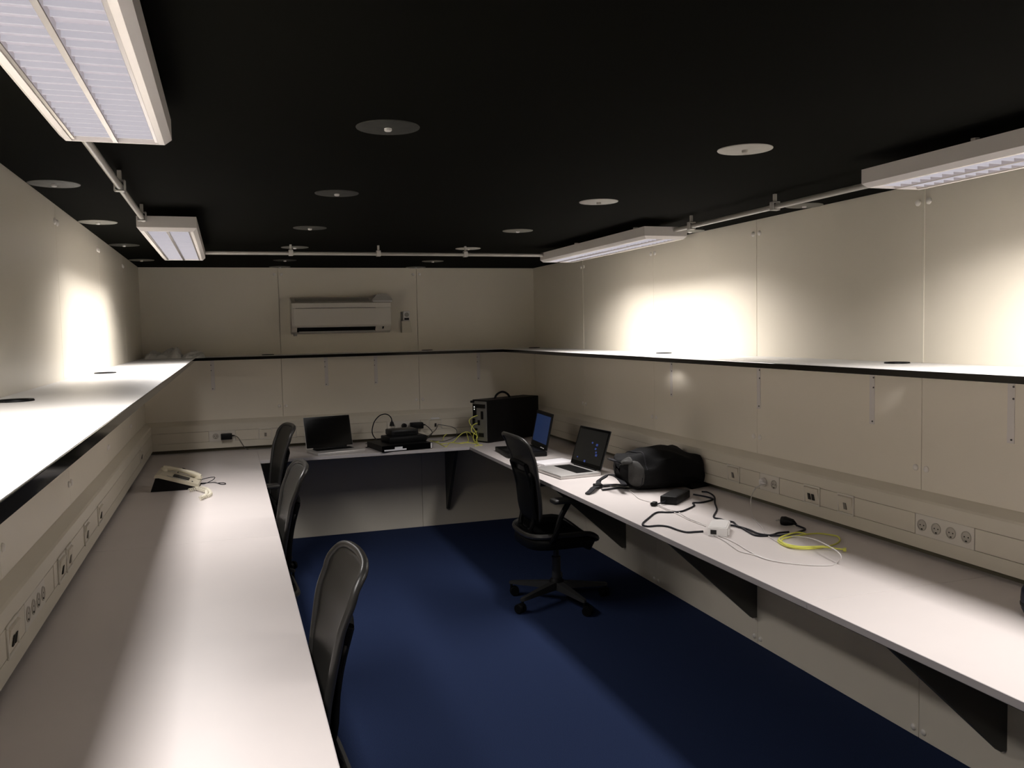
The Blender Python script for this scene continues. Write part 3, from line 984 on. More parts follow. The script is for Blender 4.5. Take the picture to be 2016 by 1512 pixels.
def make_chair(label, base_turn):
    t = thing('office_chair', label, 'chair', (0, 0, 0), 0, 'mesh-backed office chairs at the desks')
    # woven back panel
    mb = MB()
    zs = [.503 + .499 * k / 22 for k in range(23)]

    def fb(u, v):
        z = zs[round(v * 22)]
        return back_pt((u * 2 - 1) * bw(z) * .995, z)
    mb.grid(fb, 14, 22)
    o = obj('backrest_mesh', mb, M_MESH, t, True)
    md = o.modifiers.new('thick', 'SOLIDIFY')
    md.thickness = .004
    md.offset = 0
    # rim
    loop = [back_pt(x, z) for (x, z) in OUT] + [back_pt(-x, z) for (x, z) in OUT[::-1][1:-1]]
    obj('backrest_rim', MB().tube(loop, .0115, 10, 4, closed=True), M_CHAIR, t, True)
    # lumbar pad behind the mesh
    mb = MB()

    def fl(u, v):
        x = (u * 2 - 1) * .145
        z = .51 + .29 * v
        x *= .86 + .14 * v
        p = back_pt(x, z)
        return Vector((p.x, p.y - .008 - .012 * math.sin(math.pi * min(1, v * 1.2 + .1)), p.z))
    mb.grid(fl, 10, 10)
    o = obj('lumbar_pad', mb, M_CHAIRBLK, t, True)
    md = o.modifiers.new('thick', 'SOLIDIFY')
    md.thickness = .014
    # carrying yoke behind the back
    for s_ in (-1, 1):
        pts = [Vector((s_ * .05, -.10, .405)), Vector((s_ * .085, -.185, .45))] + [back_pt(s_ * x, z) + Vector((0, -.019, 0)) for (x, z) in ((.098, .54), (.105, .64), (.112, .74), (.118, .84))]
        obj('back_upright', MB().tube(pts, .014, 8, 4), M_CHAIRBLK, t, True)
    tie = [back_pt(x, .84 + .012 * (1 - (x / .118) ** 2)) + Vector((0, -.020, 0)) for x in (-.118, -.06, 0, .06, .118)]
    obj('back_crossbar', MB().tube(tie, .012, 8, 4), M_CHAIRBLK, t, True)
    # seat: woven pan in a rim with a rolled front
    def seat_pt(a, r_):
        c, s2 = math.cos(a), math.sin(a)
        e = 0.55
        x = .245 * math.copysign(abs(c) ** e, c) * r_
        y = -.005 + .205 * math.copysign(abs(s2) ** e, s2) * r_
        z = .452 - .020 * (1 - (x / .25) ** 2) - (.050 * max(0, (y - .07) / .12) ** 2)
        return Vector((x, y, z))
    mb = MB()
    N = 36
    rows = [1.0, .85, .65, .42, .2]
    vs = [[mb.bm.verts.new(seat_pt(2 * math.pi * k / N, r_)) for k in range(N)] for r_ in rows]
    for j in range(len(rows) - 1):
        for k in range(N):
            mb.bm.faces.new([vs[j][k], vs[j][(k + 1) % N], vs[j + 1][(k + 1) % N], vs[j + 1][k]])
    mb.bm.faces.new(vs[-1])
    o = obj('seat', mb, M_CHAIRBLK, t, True)
    md = o.modifiers.new('thick', 'SOLIDIFY')
    md.thickness = .075
    md.offset = -1
    obj('seat_rim', MB().tube([seat_pt(2 * math.pi * k / N, 1.01) for k in range(N)], .015, 8, 1, closed=True), M_CHAIR, t, True)
    mb = MB().box((-.085, -.13, .365), (.085, .11, .412), .015, seg=2)
    obj('tilt_mechanism', mb, M_CHAIRBLK, t, True)
    # armrests
    for s_ in (-1, 1):
        post = MB().tube([(s_ * .09, -.10, .40), (s_ * .20, -.12, .40), (s_ * .265, -.11, .46), (s_ * .272, -.08, .56), (s_ * .270, -.03, .640)], .016, 8, 4)
        p = obj('armrest', post, M_CHAIRBLK, t, True)
        obj('arm_pad', MB().box((s_ * .270 - .042, -.13, .642), (s_ * .270 + .042, .11, .668), .011, seg=2), M_CHAIR, p, True)
    # column, hub, five legs with casters
    obj('gas_column', MB().cyl((0, 0, .13), (0, 0, .27), .026, seg=16).cyl((0, 0, .27), (0, 0, .37), .017, seg=14), M_CHAIRMET, t, True)
    obj('hub', MB().lathe([(.036, .075), (.045, .09), (.043, .125), (.030, .142), (0, .142)], 18), M_CHAIRBLK, t, True)
    for k in range(5):
        a = base_turn + k * 2 * math.pi / 5
        mtx = Matrix.Rotation(a, 4, 'Z')
        v = []
        for (r_, hw, z0, z1) in ((.03, .026, .078, .122), (.16, .021, .078, .108), (.292, .014, .074, .092), (.308, .008, .074, .088)):
            v += [(r_, -hw, z0), (r_, hw, z0), (r_, hw * .8, z1), (r_, -hw * .8, z1)]
        f = [[0, 1, 2, 3], [12, 13, 14, 15]]
        for j in range(3):
            for q in range(4):
                f.append([j * 4 + q, j * 4 + (q + 1) % 4, j * 4 + 4 + (q + 1) % 4, j * 4 + 4 + q])
        lg = obj('leg', MB().add(v, f, mtx), M_CHAIRMET, t)
        w = MB()
        yaw = a + 0.7 + k
        cpos = mtx @ Vector((.296, 0, 0))
        dr = Vector((math.cos(yaw), math.sin(yaw), 0))
        sd = Vector((-dr.y, dr.x, 0))
        c0 = cpos + dr * .018 + Vector((0, 0, .0285))
        for s_ in (-1, 1):
            w.cyl(c0 + sd * s_ * .008, c0 + sd * s_ * .024, .0285, .026, 16)
        w.cyl(c0 - sd * .010, c0 + sd * .010, .012, seg=8)
        w.cyl(cpos + Vector((0, 0, .045)), cpos + Vector((0, 0, .078)), .008, seg=8)
        w.box((-.006, -.007, .034), (.006, .007, .055), .001, Matrix.Translation(cpos + dr * .009))
        obj('caster', w, M_CHAIRBLK, lg, True)
    return t


# facing angle: local +y is the sitter's forward direction
def face(dx, dy):
    return math.atan2(-dx, dy)


c0 = make_chair('dark mesh office chair facing the right desk, its back to the viewer', R(9))
rot = face(1, .02)
c0.location = (1.785, 4.645, 0)
c0.rotation_euler = (0, 0, rot)
chair2 = dup(c0, (.044, 2.33, 0), face(-.9986, -.052), 'dark mesh office chair at the left desk, nearest to the viewer')
chair3 = dup(c0, (.042, 4.05, 0), face(-.9986, -.052), 'dark mesh office chair at the left desk, middle one of three')
chair4 = dup(c0, (.108, 5.80, 0), face(-.99, -.14), 'dark mesh office chair at the left desk, farthest one by silver laptop')

# ------------------------------------------------------------------ laptops


def make_laptop(name, label, loc, rotz, w, d, recline, body, deck, bezel, screen_mat, sh=None, thick=.022, kind='silver', lidmat=None):
    lidmat = lidmat or body
    """local: x across, y from front (0) to hinge (d); screen above the hinge"""
    t = thing(name, label, 'laptop', loc, rotz)
    obj('base', MB().box((-w / 2, 0, .001), (w / 2, d, thick), .004, seg=2), body, t, True)
    kb = MB()
    kw, kd = w * .80, d * .42
    kb.box((-kw / 2, d * .47, thick), (kw / 2, d * .47 + kd, thick + .0006))
    kbo = obj('keyboard', kb, M_BLACK, t)
    keys = MB()
    nr, nc = 5, 13
    for r_ in range(nr):
        for c_ in range(nc):
            x = -kw / 2 + .004 + (kw - .008) * c_ / nc
            y = d * .47 + .003 + (kd - .006) * r_ / nr
            keys.box((x + .001, y + .001, thick + .0006), (x + (kw - .008) / nc - .001, y + (kd - .006) / nr - .001, thick + .0022))
    ko = obj('keys', keys, deck, kbo)
    ko['kind'] = 'stuff'
    obj('touchpad', MB().box((-.052, d * .07, thick), (.052, d * .07 + .075, thick + .0006), .0002), M_ALU if kind == 'silver' else M_DKGREY, t)
    H = sh or d * .98
    a = R(recline)
    mt = Matrix.Translation((0, d - .006, thick + .004)) @ Matrix.Rotation(-a, 4, 'X')
    lid = obj('screen_lid', MB().box((-w / 2, 0, 0), (w / 2, .007, H), .003, mt), M_BLACK if kind != 'silver' else lidmat, t)
    obj('bezel', MB().box((-w / 2 + .003, -.0012, .004), (w / 2 - .003, 0, H - .003), .0004, mt), bezel, lid)
    bz = .016 if kind == 'silver' else .026
    obj('display', MB().box((-w / 2 + bz, -.0019, bz + .012), (w / 2 - bz, -.00125, H - bz), 0, mt), screen_mat, lid)
    obj('hinge', MB().cyl((-w * .36, d - .006, thick + .003), (w * .36, d - .006, thick + .003), .0055, seg=10), M_BLACK, t, True)
    return t, lid, mt, H


M_SCREEN_OFF = mat('screen_off', (0.0015, 0.0015, 0.0015), 0.10, spec=0.05)
M_SCREEN_BLUE = mat('screen_blue', (0.003, 0.004, 0.008), 0.3, spec=0.2, emis=(0.013, 0.024, 0.066), estr=0.8)
M_SCREEN_DARK = mat('screen_dark', (0.004, 0.004, 0.004), 0.15, spec=0.25, emis=(0.0055, 0.0055, 0.005), estr=1.0)
M_SCREENREFL = mat('screen_reflection', (0.01, 0.01, 0.02), 0.3, emis=(0.018, 0.035, 0.14), estr=1.0)  # blue reflections on the screen glass, put in as a faint glow

make_laptop('laptop', 'open silver laptop with black screen on the far desk', (.755, 6.243, ZD), R(14), .362, .245, 14, M_ALU, M_BLACK, M_BLACKGL, M_SCREEN_OFF, .236)
lpA, lidA, mtA, HA = make_laptop('laptop', 'thick black laptop with blue lit screen beside the computer tower', (1.795, 5.70, ZD), R(-94), .395, .275, 12, M_BLACK, M_DKGREY, M_BLACK, M_SCREEN_BLUE, .258, .032, 'dark')
obj('latch', MB().box((.06, -.006, .006), (.135, -.0015, .012), .001, mtA), M_WHITE, lidA)
lp, lid, mt, H = make_laptop('laptop', 'open silver laptop with dark screen and black keys in front of the backpack', (1.785, 4.785, ZD), R(-85), .385, .268, 18, M_ALU, M_BLACK, M_BLACKGL, M_SCREEN_DARK, .246, lidmat=M_DKGREY)
for (fx, fz, s_) in ((.08, .60, .012), (.075, .50, .010), (.09, .42, .009), (.10, .35, .012), (-.02, .14, .011), (-.12, .20, .007), (.02, .63, .009)):
    obj('screen_reflection', MB().box((fx - s_, -.0024, fz * H - s_ * .6), (fx + s_, -.00195, fz * H + s_ * .6), 0, mt), M_SCREENREFL, lid)  # reflection spots painted onto the dark display

# ------------------------------------------------------------------ stacked boxes on the far desk
t = thing('rack_switch', 'flat black rack device with white sticker at the bottom of the stack', 'network switch', (1.23, 6.205, ZD), R(9))
obj('chassis', MB().box((-.195, .004, .002), (.195, .36, .0455), .002), M_BLACK, t)
obj('front_panel', MB().box((-.197, 0, .001), (.197, .0038, .0465), .001), M_BLACKGL, t)
obj('sticker', MB().box((-.100, -.0012, .019), (-.040, 0, .034)), M_STICKER, t)
obj('sticker', MB().box((-.180, -.0012, .008), (-.010, -.0001, .0185)), M_STICKER, t)
obj('end_trim', MB().box((.181, -.003, .004), (.193, 0, .043), .001), M_WHITE, t)
obj('foot', MB().box((-.18, .02, 0), (-.15, .05, .002)), M_BLACK, t)
t = thing('network_box', 'middle black box of the stack on the far desk', 'router', (1.262, 6.33, ZD + .0455), R(9))
obj('case', MB().box((-.150, 0, .0005), (.150, .20, .044), .006, seg=2), M_BLACK, t, True)
obj('lid_ridge', MB().box((-.12, .02, .044), (.12, .18, .0475), .001), M_DKGREY, t)
t = thing('network_box', 'topmost dark rounded box of the stack on the far desk', 'router', (1.245, 6.36, ZD + .0935), R(9))
obj('case', MB().box((-.108, 0, .0005), (.108, .15, .046), .010, seg=2), M_DKGREY, t, True)
obj('front_strip', MB().box((-.085, -.001, .012), (.085, .0004, .030), .0004), M_BLACK, t)


def cable(name, path, r, material, label, cat='cable', group=None, seg=8, sub=5):
    o = obj(name, MB().tube(path, r, seg, sub), material, None, True)
    rebase(o)
    return tag(o, label, cat, group)


t = thing('power_lead', 'black power lead arching up over the stack of boxes', 'cable', PATH_black_loop[0])
obj('lead', MB().tube(PATH_black_loop, .0042, 8, 6), M_CABLE, t, True)
x, y, z = PATH_black_loop[0]
obj('plug', MB().cyl((x, y, z - .035), (x, y, z - .004), .020, .012, 12).cyl((x, y, z - .005), (x, y, z + .010), .008, .005, 10), M_BLACK, t, True)
fin(t)
t = thing('plug_adapter', 'black plug adapter in far wall sockets right of the box stack', 'adapter', (1.43, 6.80, .84))
obj('body', MB().box((1.372, 6.752, .823), (1.474, 6.812, .872), .006, seg=2), M_BLACK, t, True)
obj('strain_relief', MB().cyl((1.474, 6.77, .852), (1.492, 6.768, .850), .007, .004, 10), M_BLACK, t, True)
obj('lead', MB().tube([(1.490, 6.768, .850)] + PATH_adapter_cable[1:], .003, 8, 5), M_CABLE, t, True)
fin(t)
t = thing('power_plug', 'round black plug in the far wall sockets behind the stack', 'plug', (1.325, 6.80, .847))
obj('body', MB().cyl((1.325, 6.8125, .847), (1.325, 6.775, .852), .021, .017, 14), M_BLACK, t, True)
obj('grip', MB().cyl((1.325, 6.776, .852), (1.325, 6.762, .850), .010, .007, 10), M_BLACK, t, True)
fin(t)
cable('patch_lead', PATH_data_cable, .0028, M_CABLEG, 'grey patch lead looping right from the far wall data outlet')
cable('patch_lead', PATH_data_cable2, .0028, M_CABLEG, 'grey patch lead dropping left from the far wall data outlet')
cable('cable_run', PATH_behind_laptop2, .003, M_CABLE, 'black cable on far desk between silver laptop and stack', 'cable')
cable('cable_run', PATH_behind_laptop, .003, M_CABLEG, 'grey cable on far desk behind the silver laptop corner', 'cable')
t = thing('plug_adapter', 'black plug adapter at far left end of the far wall trunking', 'adapter', (-.02, 6.80, .84))
obj('body', MB().box((-.075, 6.760, .822), (.006, 6.812, .866), .005, seg=2), M_BLACK, t, True)
obj('strain_relief', MB().cyl((.006, 6.786, .848), (.024, 6.786, .848), .006, .004, 10), M_BLACK, t, True)
obj('lead', MB().tube([(.022, 6.786, .848)] + PATH_left_adapter_lead[1:], .0028, 8, 5), M_CABLEG, t, True)
fin(t)

# ------------------------------------------------------------------ computer tower
t = thing('computer_tower', 'black computer tower with carry handle and rear ports on far desk corner', 'computer', (1.877, 6.313, ZD), R(25.5))
TL, TW, TH = .570, .175, .332
obj('case', MB().box((.004, 0, .008), (TL, TW, TH), .003), M_BLACK, t)
for (x, y) in ((.05, .03), (.05, TW - .03), (TL - .05, .03), (TL - .05, TW - .03)):
    obj('foot', MB().cyl((x, y, 0), (x, y, .008), .014, seg=12), M_BLACK, t)
obj('handle', MB().tube([(.165, TW * .5, TH), (.185, TW * .5, TH + .028), (.225, TW * .5, TH + .046), (.265, TW * .5, TH + .046), (.305, TW * .5, TH + .028), (.33, TW * .5, TH)], .0085, 8, 4), M_BLACK, t, True)
rp = obj('rear_panel', MB().box((.0005, .006, .014), (.0038, TW - .006, TH - .010), .0008), M_PORT, t)
random.seed(21)
pm = MB()
for (y, z, w, h) in ((.05, .285, .10, .030), (.035, .215, .022, .062), (.075, .155, .022, .04), (.05, .06, .055, .030), (.12, .05, .05, .05), (.11, .10, .03, .02), (.135, .16, .03, .05)):
    pm.box((-.006, y - w / 2 + .02, z - h / 2), (.0005, y + w / 2 + .02 if y + w / 2 + .02 < TW - .008 else TW - .008, z + h / 2), .001)
obj('port_block', pm, M_BLACK, rp)
pb = obj('power_supply', MB().box((-.003, TW - .052, .20), (.0004, TW - .012, .300), .001), M_BLACK, rp)
for z in (.276, .258):
    obj('indicator_light', MB().box((-.0046, TW - .036, z - .004), (-.003, TW - .028, z + .004), .0005), M_LED, t)
obj('top_latch', MB().box((-.022, TW - .03, TH - .024), (.004, TW - .004, TH - .006), .003), M_BLACK, t)
for nm, lab in (('a', 'yellow network lead from the highest port of the computer tower'), ('b', 'yellow network lead from the middle port of the computer tower'),
                ('c', 'yellow network lead from the lowest port of the computer tower'), ('d', 'yellow network lead arching up off the desk left of the tower'),
                ('e', 'yellow network lead lying wavy on far desk beside the black stack'), ('f', 'short yellow network lead rising toward far wall trunking'),
                ('g', 'yellow network lead hanging down beneath the arched lead')):
    cable('network_lead', globals()['PATH_tower_yellow_' + nm], .0031, M_YELLOW, lab, 'cable', 'yellow network leads on the far desk')

# ------------------------------------------------------------------ notebook, earphones
t = thing('spiral_notebook', 'white spiral notebook between the two laptops on the right desk', 'notebook', (1.975, 5.165, ZD), R(12))
obj('pages', MB().box((-.122, -.088, .002), (.122, .088, .016), .001), M_PAPER, t)
obj('cover', MB().box((-.124, -.090, .0003), (.124, .090, .002), .0003), M_DKGREY, t)
obj('top_sheet', MB().box((-.1215, -.087, .0162), (.1215, .078, .0168)), M_PAPER, t)
sp = MB()
for k in range(22):
    x = -.115 + .23 * k / 21
    sp.tube([(x, .084 + .008 * math.cos(q * math.pi / 4), .010 + .010 * math.sin(q * math.pi / 4)) for q in range(8)], .0011, 5, 1, closed=True)
o = obj('spiral_binding', sp, M_STEEL, t, True)
o['kind'] = 'stuff'
t = thing('earphones', 'white thin earphone wire lying between notebook and silver laptop', 'earphones', (1.90, 5.02, ZD))
obj('wire', MB().tube([(-.06, .02, .0025), (-.02, .005, .0025), (.02, .015, .0025), (.05, .0, .003), (.085, .03, .0025), (.10, .005, .0025), (.13, .012, .0025)], .0022, 6, 5), M_CABLEW, t, True)
obj('earbud', MB().lathe([(.002, 0), (.007, .003), (.008, .008), (.005, .013), (0, .014)], 12, Matrix.Translation((-.062, .022, .001))), M_WHITE, t, True)
obj('earbud', MB().lathe([(.002, 0), (.007, .003), (.008, .008), (.005, .013), (0, .014)], 12, Matrix.Translation((.136, .012, .001))), M_WHITE, t, True)

# ------------------------------------------------------------------ backpack
t = thing('backpack', 'black backpack slumped on the right desk against the wall', 'backpack', (2.21, 4.19, ZD), 0)
TOP = [(-.235, .125), (-.225, .165), (-.195, .182), (-.13, .197), (-.05, .212), (.03, .216), (.10, .200), (.165, .196), (.205, .175), (.232, .130), (.250, .085), (.2595, .03)]
BOT = [(-.235, .105), (-.225, .075), (-.195, .035), (-.15, .003), (-.05, .001), (.03, .001), (.10, .001), (.165, .001), (.205, .001), (.232, .001), (.250, .001), (.2595, .001)]
HD = [(-.235, .03), (-.225, .08), (-.195, .125), (-.13, .155), (-.05, .165), (.03, .170), (.10, .170), (.165, .165), (.205, .150), (.232, .125), (.250, .08), (.2595, .03)]


def lin(tab, x):
    for i in range(len(tab) - 1):
        if x <= tab[i + 1][0]:
            a, b = tab[i], tab[i + 1]
            return a[1] + (b[1] - a[1]) * max(0, (x - a[0]) / (b[0] - a[0]))
    return tab[-1][1]


def bag_pt(u, v):
    x = -.235 + .4945 * (.5 - .5 * math.cos(math.pi * v))
    a = 2 * math.pi * u
    zt, zb, hd = lin(TOP, x), lin(BOT, x), lin(HD, x)
    zc, hz = (zt + zb) / 2, (zt - zb) / 2
    c, s_ = math.cos(a), math.sin(a)
    e = .62
    y = hd * math.copysign(abs(c) ** e, c)
    z = zc + hz * math.copysign(abs(s_) ** (e + .2), s_)
    wob = .009 * math.sin(5 * a + 14 * x) + .008 * math.sin(31 * x + 3 * a) + .006 * math.sin(7 * a - 40 * x)
    k = 1 if z > .02 else 0
    return Vector((x, y * (1 + wob * 2), max(.0008, z + wob * k * .8)))


mb = MB()
mb.grid(bag_pt, 44, 36, cu=True)
b0 = [v for v in mb.bm.verts]
bag = obj('body', mb, M_FABRIC, t, True)
# pale side pocket panel at the left end, piping, top grab loop
pk = MB()


def patch(mb_, uc, vc, ue, ve, lift, nr=6, na=20):
    """rounded pocket lying on the bag's skin"""
    c_ = Vector((0, 0, .09))

    def P_(u, v):
        p = bag_pt(u, v)
        return p + (p - c_).normalized() * lift
    rings = [[mb_.bm.verts.new(P_(uc + ue * (k / nr) * math.copysign(abs(math.cos(q)) ** .7, math.cos(q)), vc + ve * (k / nr) * math.copysign(abs(math.sin(q)) ** .7, math.sin(q)))) for q in [2 * math.pi * j / na for j in range(na)]] for k in range(1, nr + 1)]
    ctr = mb_.bm.verts.new(P_(uc, vc))
    for j in range(na):
        mb_.bm.faces.new([ctr, rings[0][j], rings[0][(j + 1) % na]])
        for k in range(nr - 1):
            mb_.bm.faces.new([rings[k][j], rings[k + 1][j], rings[k + 1][(j + 1) % na], rings[k][(j + 1) % na]])


patch(pk, .51, .205, .13, .075, .005)
o = obj('side_pocket', pk, M_FABRIC2, t, True)
o.modifiers.new('thick', 'SOLIDIFY').thickness = .003
pk = MB()


patch(pk, .36, .12, .07, .07, .007)
o = obj('end_flap', pk, M_FABRIC2, t, True)
o.modifiers.new('thick', 'SOLIDIFY').thickness = .003
obj('piping', MB().tube([bag_pt(.06 + .42 * k / 14, .30) * 1.006 for k in range(15)], .004, 6, 2), M_WEB, t, True)
obj('piping', MB().tube([bag_pt(.52 + .30 * k / 10, .26) * 1.01 for k in range(11)], .004, 6, 2), M_WEB, t, True)
obj('grab_loop', MB().tube([(-.245, -.05, .150), (-.275, -.06, .165), (-.285, -.02, .170), (-.270, .03, .165), (-.240, .04, .158)], .01, 6, 4, flat=(.010, .003)), M_WEB, t)


def shift(path):
    return [Vector(p) - Vector((2.21, 4.19, ZD)) for p in path]


w_ = MB().add([(.12, -.17, .001), (.2555, -.12, .001), (.2555, .12, .001), (.14, .10, .001), (.12, -.10, .08), (.20, -.06, .075), (.2555, -.10, .012), (.2555, .10, .014), (.14, .05, .09)], [[0, 1, 6, 5, 4], [1, 2, 7, 6], [5, 6, 7, 8], [4, 5, 8], [0, 4, 8, 3], [3, 8, 7, 2], [0, 3, 2, 1]])
obj('slumped_flap', w_, M_FABRIC, t)
obj('shoulder_strap', MB().tube(shift(PATH_strap_a), .01, 6, 5, flat=(.014, .003)), M_WEB, t)
obj('shoulder_strap', MB().tube(shift(PATH_strap_b), .01, 6, 5, flat=(.014, .003)), M_WEB, t)
obj('loose_strap', MB().tube(shift(PATH_strap_c), .01, 6, 5, flat=(.010, .002)), M_WEB, t)
bx_ = Vector(PATH_strap_b[3]) - Vector((2.21, 4.19, ZD))
obj('buckle', MB().box((bx_.x - .028, bx_.y - .02, .002), (bx_.x + .018, bx_.y + .02, .026), .006, seg=2), M_BLACK, t, True)

# ------------------------------------------------------------------ power brick, leads, white power adapter
t = thing('power_brick', 'black power brick lying in front of the backpack', 'power supply', (2.105, 3.795, ZD), R(42))
obj('case', MB().box((-.105, -.043, .001), (.105, .043, .041), .005, seg=2), M_BLACK, t, True)
obj('label_plate', MB().box((-.085, -.032, .041), (.085, .032, .0416)), M_DKGREY, t)
obj('lead_stub', MB().tube([(-.103, .012, .018), (-.135, .022, .014), (-.165, .050, .008), (-.150, .075, .006), (-.120, .070, .006)], .0035, 8, 5), M_CABLE, t, True)
obj('cord_wrap', MB().box((-.180, .040, .001), (-.140, .066, .020), .006, seg=2), M_BLACK, t, True)
cable('power_lead', PATH_brick_lead, .0045, M_CABLE, 'thick black lead curling from the power brick to white adapter box', 'cable', 'black leads on the right desk')
cable('power_lead', PATH_mains_lead_bag, .0042, M_CABLE, 'thin black lead snaking out from under the backpack', 'cable', 'black leads on the right desk')
t = thing('power_lead', 'black mains lead from white adapter box ending in a black plug', 'cable', PATH_mains_lead_plug[0], 0, 'black leads on the right desk')
obj('lead', MB().tube(PATH_mains_lead_plug, .0045, 8, 5), M_CABLE, t, True)
e = Vector(PATH_mains_lead_plug[-1])
d = Vector((-.50, .86, 0)).normalized()
q = e + Vector((0, 0, .012))
obj('plug_grip', MB().cyl(e + Vector((0, 0, .003)), q + d * .015, .005, .011, 10).cyl(q + d * .014, q + d * .050, .013, .021, 14), M_BLACK, t, True)
pl = obj('plug_body', MB().cyl(q + d * .050, q + d * .066, .021, .019, 14), M_BLACK, t, True)
sd = Vector((-d.y, d.x, 0))
for s_ in (-1, 1):
    obj('pin', MB().cyl(q + d * .066 + sd * s_ * .0095, q + d * .088 + sd * s_ * .0095, .0024, seg=8), M_STEEL, pl, True)
fin(t)

t = thing('travel_adapter', 'white power adapter box with dark port amid black cables on right desk', 'adapter', (1.955, 3.145, ZD), R(52))
mb = MB()
pts = []
for k in range(9):
    a = -math.pi / 2 + math.pi * k / 8
    pts.append((.045 + .040 * math.cos(a), .040 * math.sin(a)))
poly = [(-.085, -.040)] + pts + [(-.085, .040)]
mb.prism(poly, 2, .001, .034)
obj('shell', mb, M_WHITE, t)
obj('top_plate', MB().prism([(p[0] * .9, p[1] * .86) for p in poly], 2, .034, .0365), M_WHITE, t)
obj('end_port', MB().box((-.0868, .004, .008), (-.0852, .028, .026)), M_DKGREY, t)
obj('side_clip', MB().box((-.075, -.046, .002), (-.050, -.0402, .026), .002), M_WHITE, t)
cable('charger_lead', PATH_white_thin, .0021, M_CABLEW, 'thin white lead running from white adapter box under the backpack', 'cable', 'white leads on the right desk')
cable('charger_lead', PATH_white_thin2, .0021, M_CABLEW, 'thin white lead running from white adapter box to power brick', 'cable', 'white leads on the right desk')
cable('charger_lead', PATH_white_loop, [.0022], M_CABLEW, 'white lead making a wide loop over the yellow coil', 'cable', 'white leads on the right desk')
cable('charger_lead', PATH_white_loop2, .0022, M_CABLEW, 'shorter white lead beside the wide white loop near desk front', 'cable', 'white leads on the right desk')
t = thing('charger_lead', 'white lead with plug hanging from right wall socket to desk', 'cable', PATH_socket_lead[0], 0, 'white leads on the right desk')
obj('lead', MB().tube(PATH_socket_lead, .0022, 8, 5), M_CABLEW, t, True)
obj('plug', MB().cyl((XR - TK - .0046, 3.51, .847), (XR - TK - .022, 3.51, .847), .019, .017, 14).cyl((XR - TK - .022, 3.51, .847), (2.405, 3.46, .846), .007, .004, 10), M_WHITE, t, True)
fin(t)
t = thing('network_lead', 'coiled yellow network lead on the right desk', 'cable', (2.18, 2.84, ZD))
obj('outer_loop', MB().tube(PATH_yellow_coil_a, .0032, 8, 5), M_YELLOW, t, True)
obj('inner_loop', MB().tube(PATH_yellow_coil_c, .0032, 8, 5), M_YELLOW, t, True)
obj('tail', MB().tube(PATH_yellow_coil_b, .0032, 8, 5), M_YELLOW, t, True)
e = Vector(PATH_yellow_coil_b[-1])
obj('connector', MB().box((-.006, -.012, -.005), (.006, .012, .005), .001, Matrix.Translation(e) @ Matrix.Rotation(R(-40), 4, 'Z')), M_YELLOW, t)
fin(t)

# ------------------------------------------------------------------ desk phone
t = thing('desk_phone', 'ivory desk phone on a black wedge base on the left desk', 'telephone', (-.318, 5.19, ZD), R(-3))
pf = [(-.128, .001), (.085, .001), (.118, .012), (-.085, .078), (-.100, .078)]
obj('wedge_base', MB().prism(pf, 1, 0.004, .19), M_BLACK, t)
pf2 = [(-.108, .079), (-.082, .079), (.122, .0125), (.130, .016), (.128, .030), (-.075, .098), (-.100, .098)]
obj('top_shell', MB().prism(pf2, 1, -.004, .20), M_CREAM, t)
sl = Matrix.Translation((.02, .10, .062)) @ Matrix.Rotation(R(18.3), 4, 'Y')
obj('keypad', MB().box((-.035, -.06, .004), (.055, .02, .0075), .001, sl), M_DKGREY, t)
obj('line_key', MB().box((.072, -.075, .004), (.080, -.067, .0075), .001, sl), M_DKGREY, t)
obj('cradle_slot', MB().box((-.065, -.088, .0045), (.045, -.076, .0065), .0006, sl), M_ACG, t)
h = MB()
h.tube([(-.105, .065, .018), (-.06, .065, .026), (0, .065, .028), (.06, .065, .026), (.105, .065, .018)], [.016, .016, .015, .014, .013, .012, .012, .012, .012, .013, .014, .015, .016, .016, .017, .017], 10, 4)
for v in h.bm.verts:
    v.co = sl @ v.co
hs = obj('handset', h, M_CREAM, t, True)
h = MB()
for sx in (-1, 1):
    h.cyl(sl @ Vector((sx * .095, .065, .022)), sl @ Vector((sx * .098, .065, .006)), .020, .023, 14)
obj('handset_cap', h, M_CREAM, hs, True)
t = thing('handset_cord', 'thick ivory cord curling off the right end of the phone', 'cord', PATH_phone_coil[0])


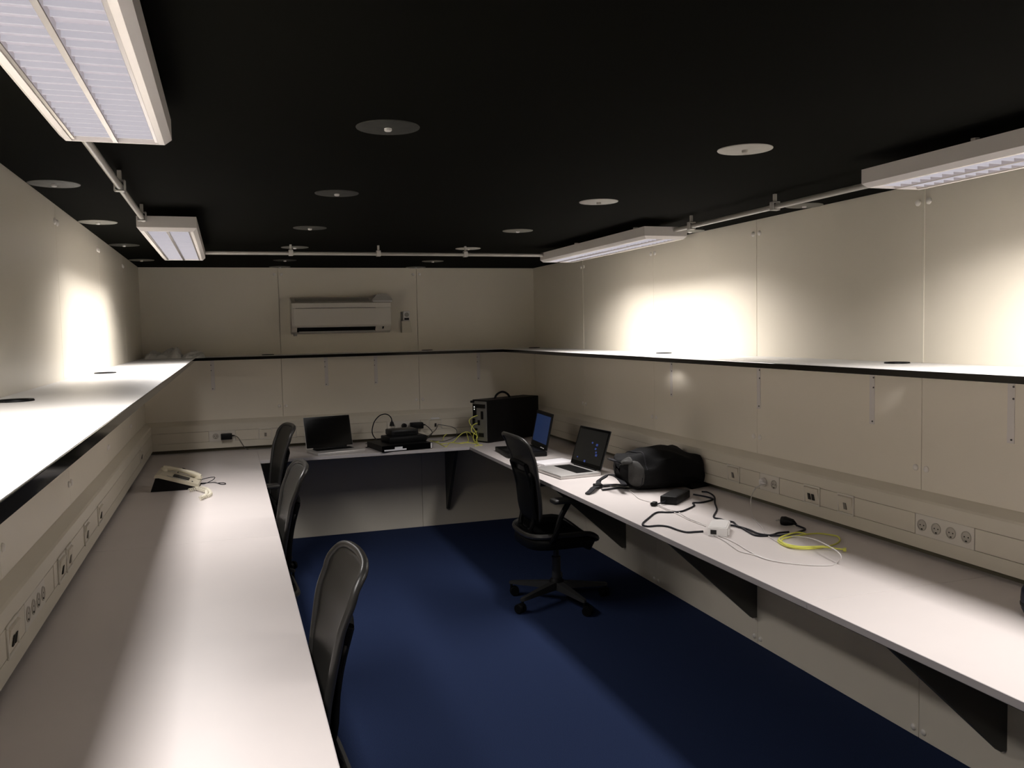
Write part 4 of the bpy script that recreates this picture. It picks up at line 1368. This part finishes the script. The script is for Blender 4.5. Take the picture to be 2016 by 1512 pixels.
def coil(path, n, rr, r_):
    P_ = [Vector(p) for p in path]
    out = []
    L = [0]
    for i in range(len(P_) - 1):
        L.append(L[-1] + (P_[i + 1] - P_[i]).length)
    N_ = n * 8
    for k in range(N_ + 1):
        s2 = L[-1] * k / N_
        i = max(j for j in range(len(L)) if L[j] <= s2 + 1e-9)
        i = min(i, len(P_) - 2)
        f_ = (s2 - L[i]) / max(1e-9, L[i + 1] - L[i])
        c = P_[i].lerp(P_[i + 1], f_)
        tn = (P_[i + 1] - P_[i]).normalized()
        sd_ = Vector((-tn.y, tn.x, 0)).normalized()
        a = 2 * math.pi * k / 8
        out.append(c + sd_ * rr * math.cos(a) + Vector((0, 0, 1)) * (rr * math.sin(a) + rr * .6))
    return MB().tube(out, r_, 6, 1)


obj('coil', coil(PATH_phone_coil, 34, .0075, .0026), M_IVORYC, t, True)
fin(t)
t = thing('handset_cord', 'second ivory cord strand bunched beside the phone, nearer the aisle', 'cord', PATH_phone_coil2[0])
obj('coil', coil(PATH_phone_coil2, 24, .007, .0026), M_IVORYC, t, True)
fin(t)
cable('phone_lead', PATH_phone_dark, .0022, M_CABLE, 'thin black lead in two loops right of the phone', 'cable')
cable('phone_lead', PATH_phone_dark_back, .003, M_CABLE, 'short black lead humped behind the phone', 'cable')

# ------------------------------------------------------------------ crumpled sheet on the shelf corner
random.seed(5)
hx = [[random.uniform(0, 1) for _ in range(30)] for _ in range(14)]


def sheet(u, v):
    x = -.560 + .40 * u
    y = 6.36 + .20 * v + .03 * math.sin(7 * u)
    i, j = min(28, int(u * 28)), min(12, int(v * 12))
    env = (math.sin(math.pi * u) ** .35 if 0 < u < 1 else 0) * (math.sin(math.pi * v) ** .6 if 0 < v < 1 else 0)
    ridge = .5 + .28 * math.sin(13 * u + 2 * v) + .22 * math.sin(29 * u - 7 * v)
    dip = 1 - .7 * math.exp(-((u - .64) / .06) ** 2)
    return Vector((x + .01 * hx[j][i], y, ZS + .002 + env * dip * (.022 + .055 * ridge + .020 * hx[j][i])))


mb = MB().grid(sheet, 28, 12)
o = obj('crumpled_sheet', mb, M_CLOTH)
rebase(o)
o.modifiers.new('thick', 'SOLIDIFY').thickness = .0015
tag(o, 'crumpled white plastic sheet at the far end of the left shelf', 'sheet')

# ------------------------------------------------------------------ navy round item cut by the right frame edge
t = thing('navy_cushion_roll', 'dark navy rounded roll cut off by the right frame edge, on the right desk', 'roll', (2.248, 1.86, ZD), 0)
obj('roll', MB().lathe([(.03, .001), (.052, .006), (.060, .022), (.062, .05), (.060, .078), (.052, .094), (.03, .099), (0, .099)], 28), M_NAVY, t, True)
obj('end_band', MB().lathe([(.0605, .030), (.0632, .032), (.0632, .040), (.0605, .042)], 28), M_BLACK, t, True)
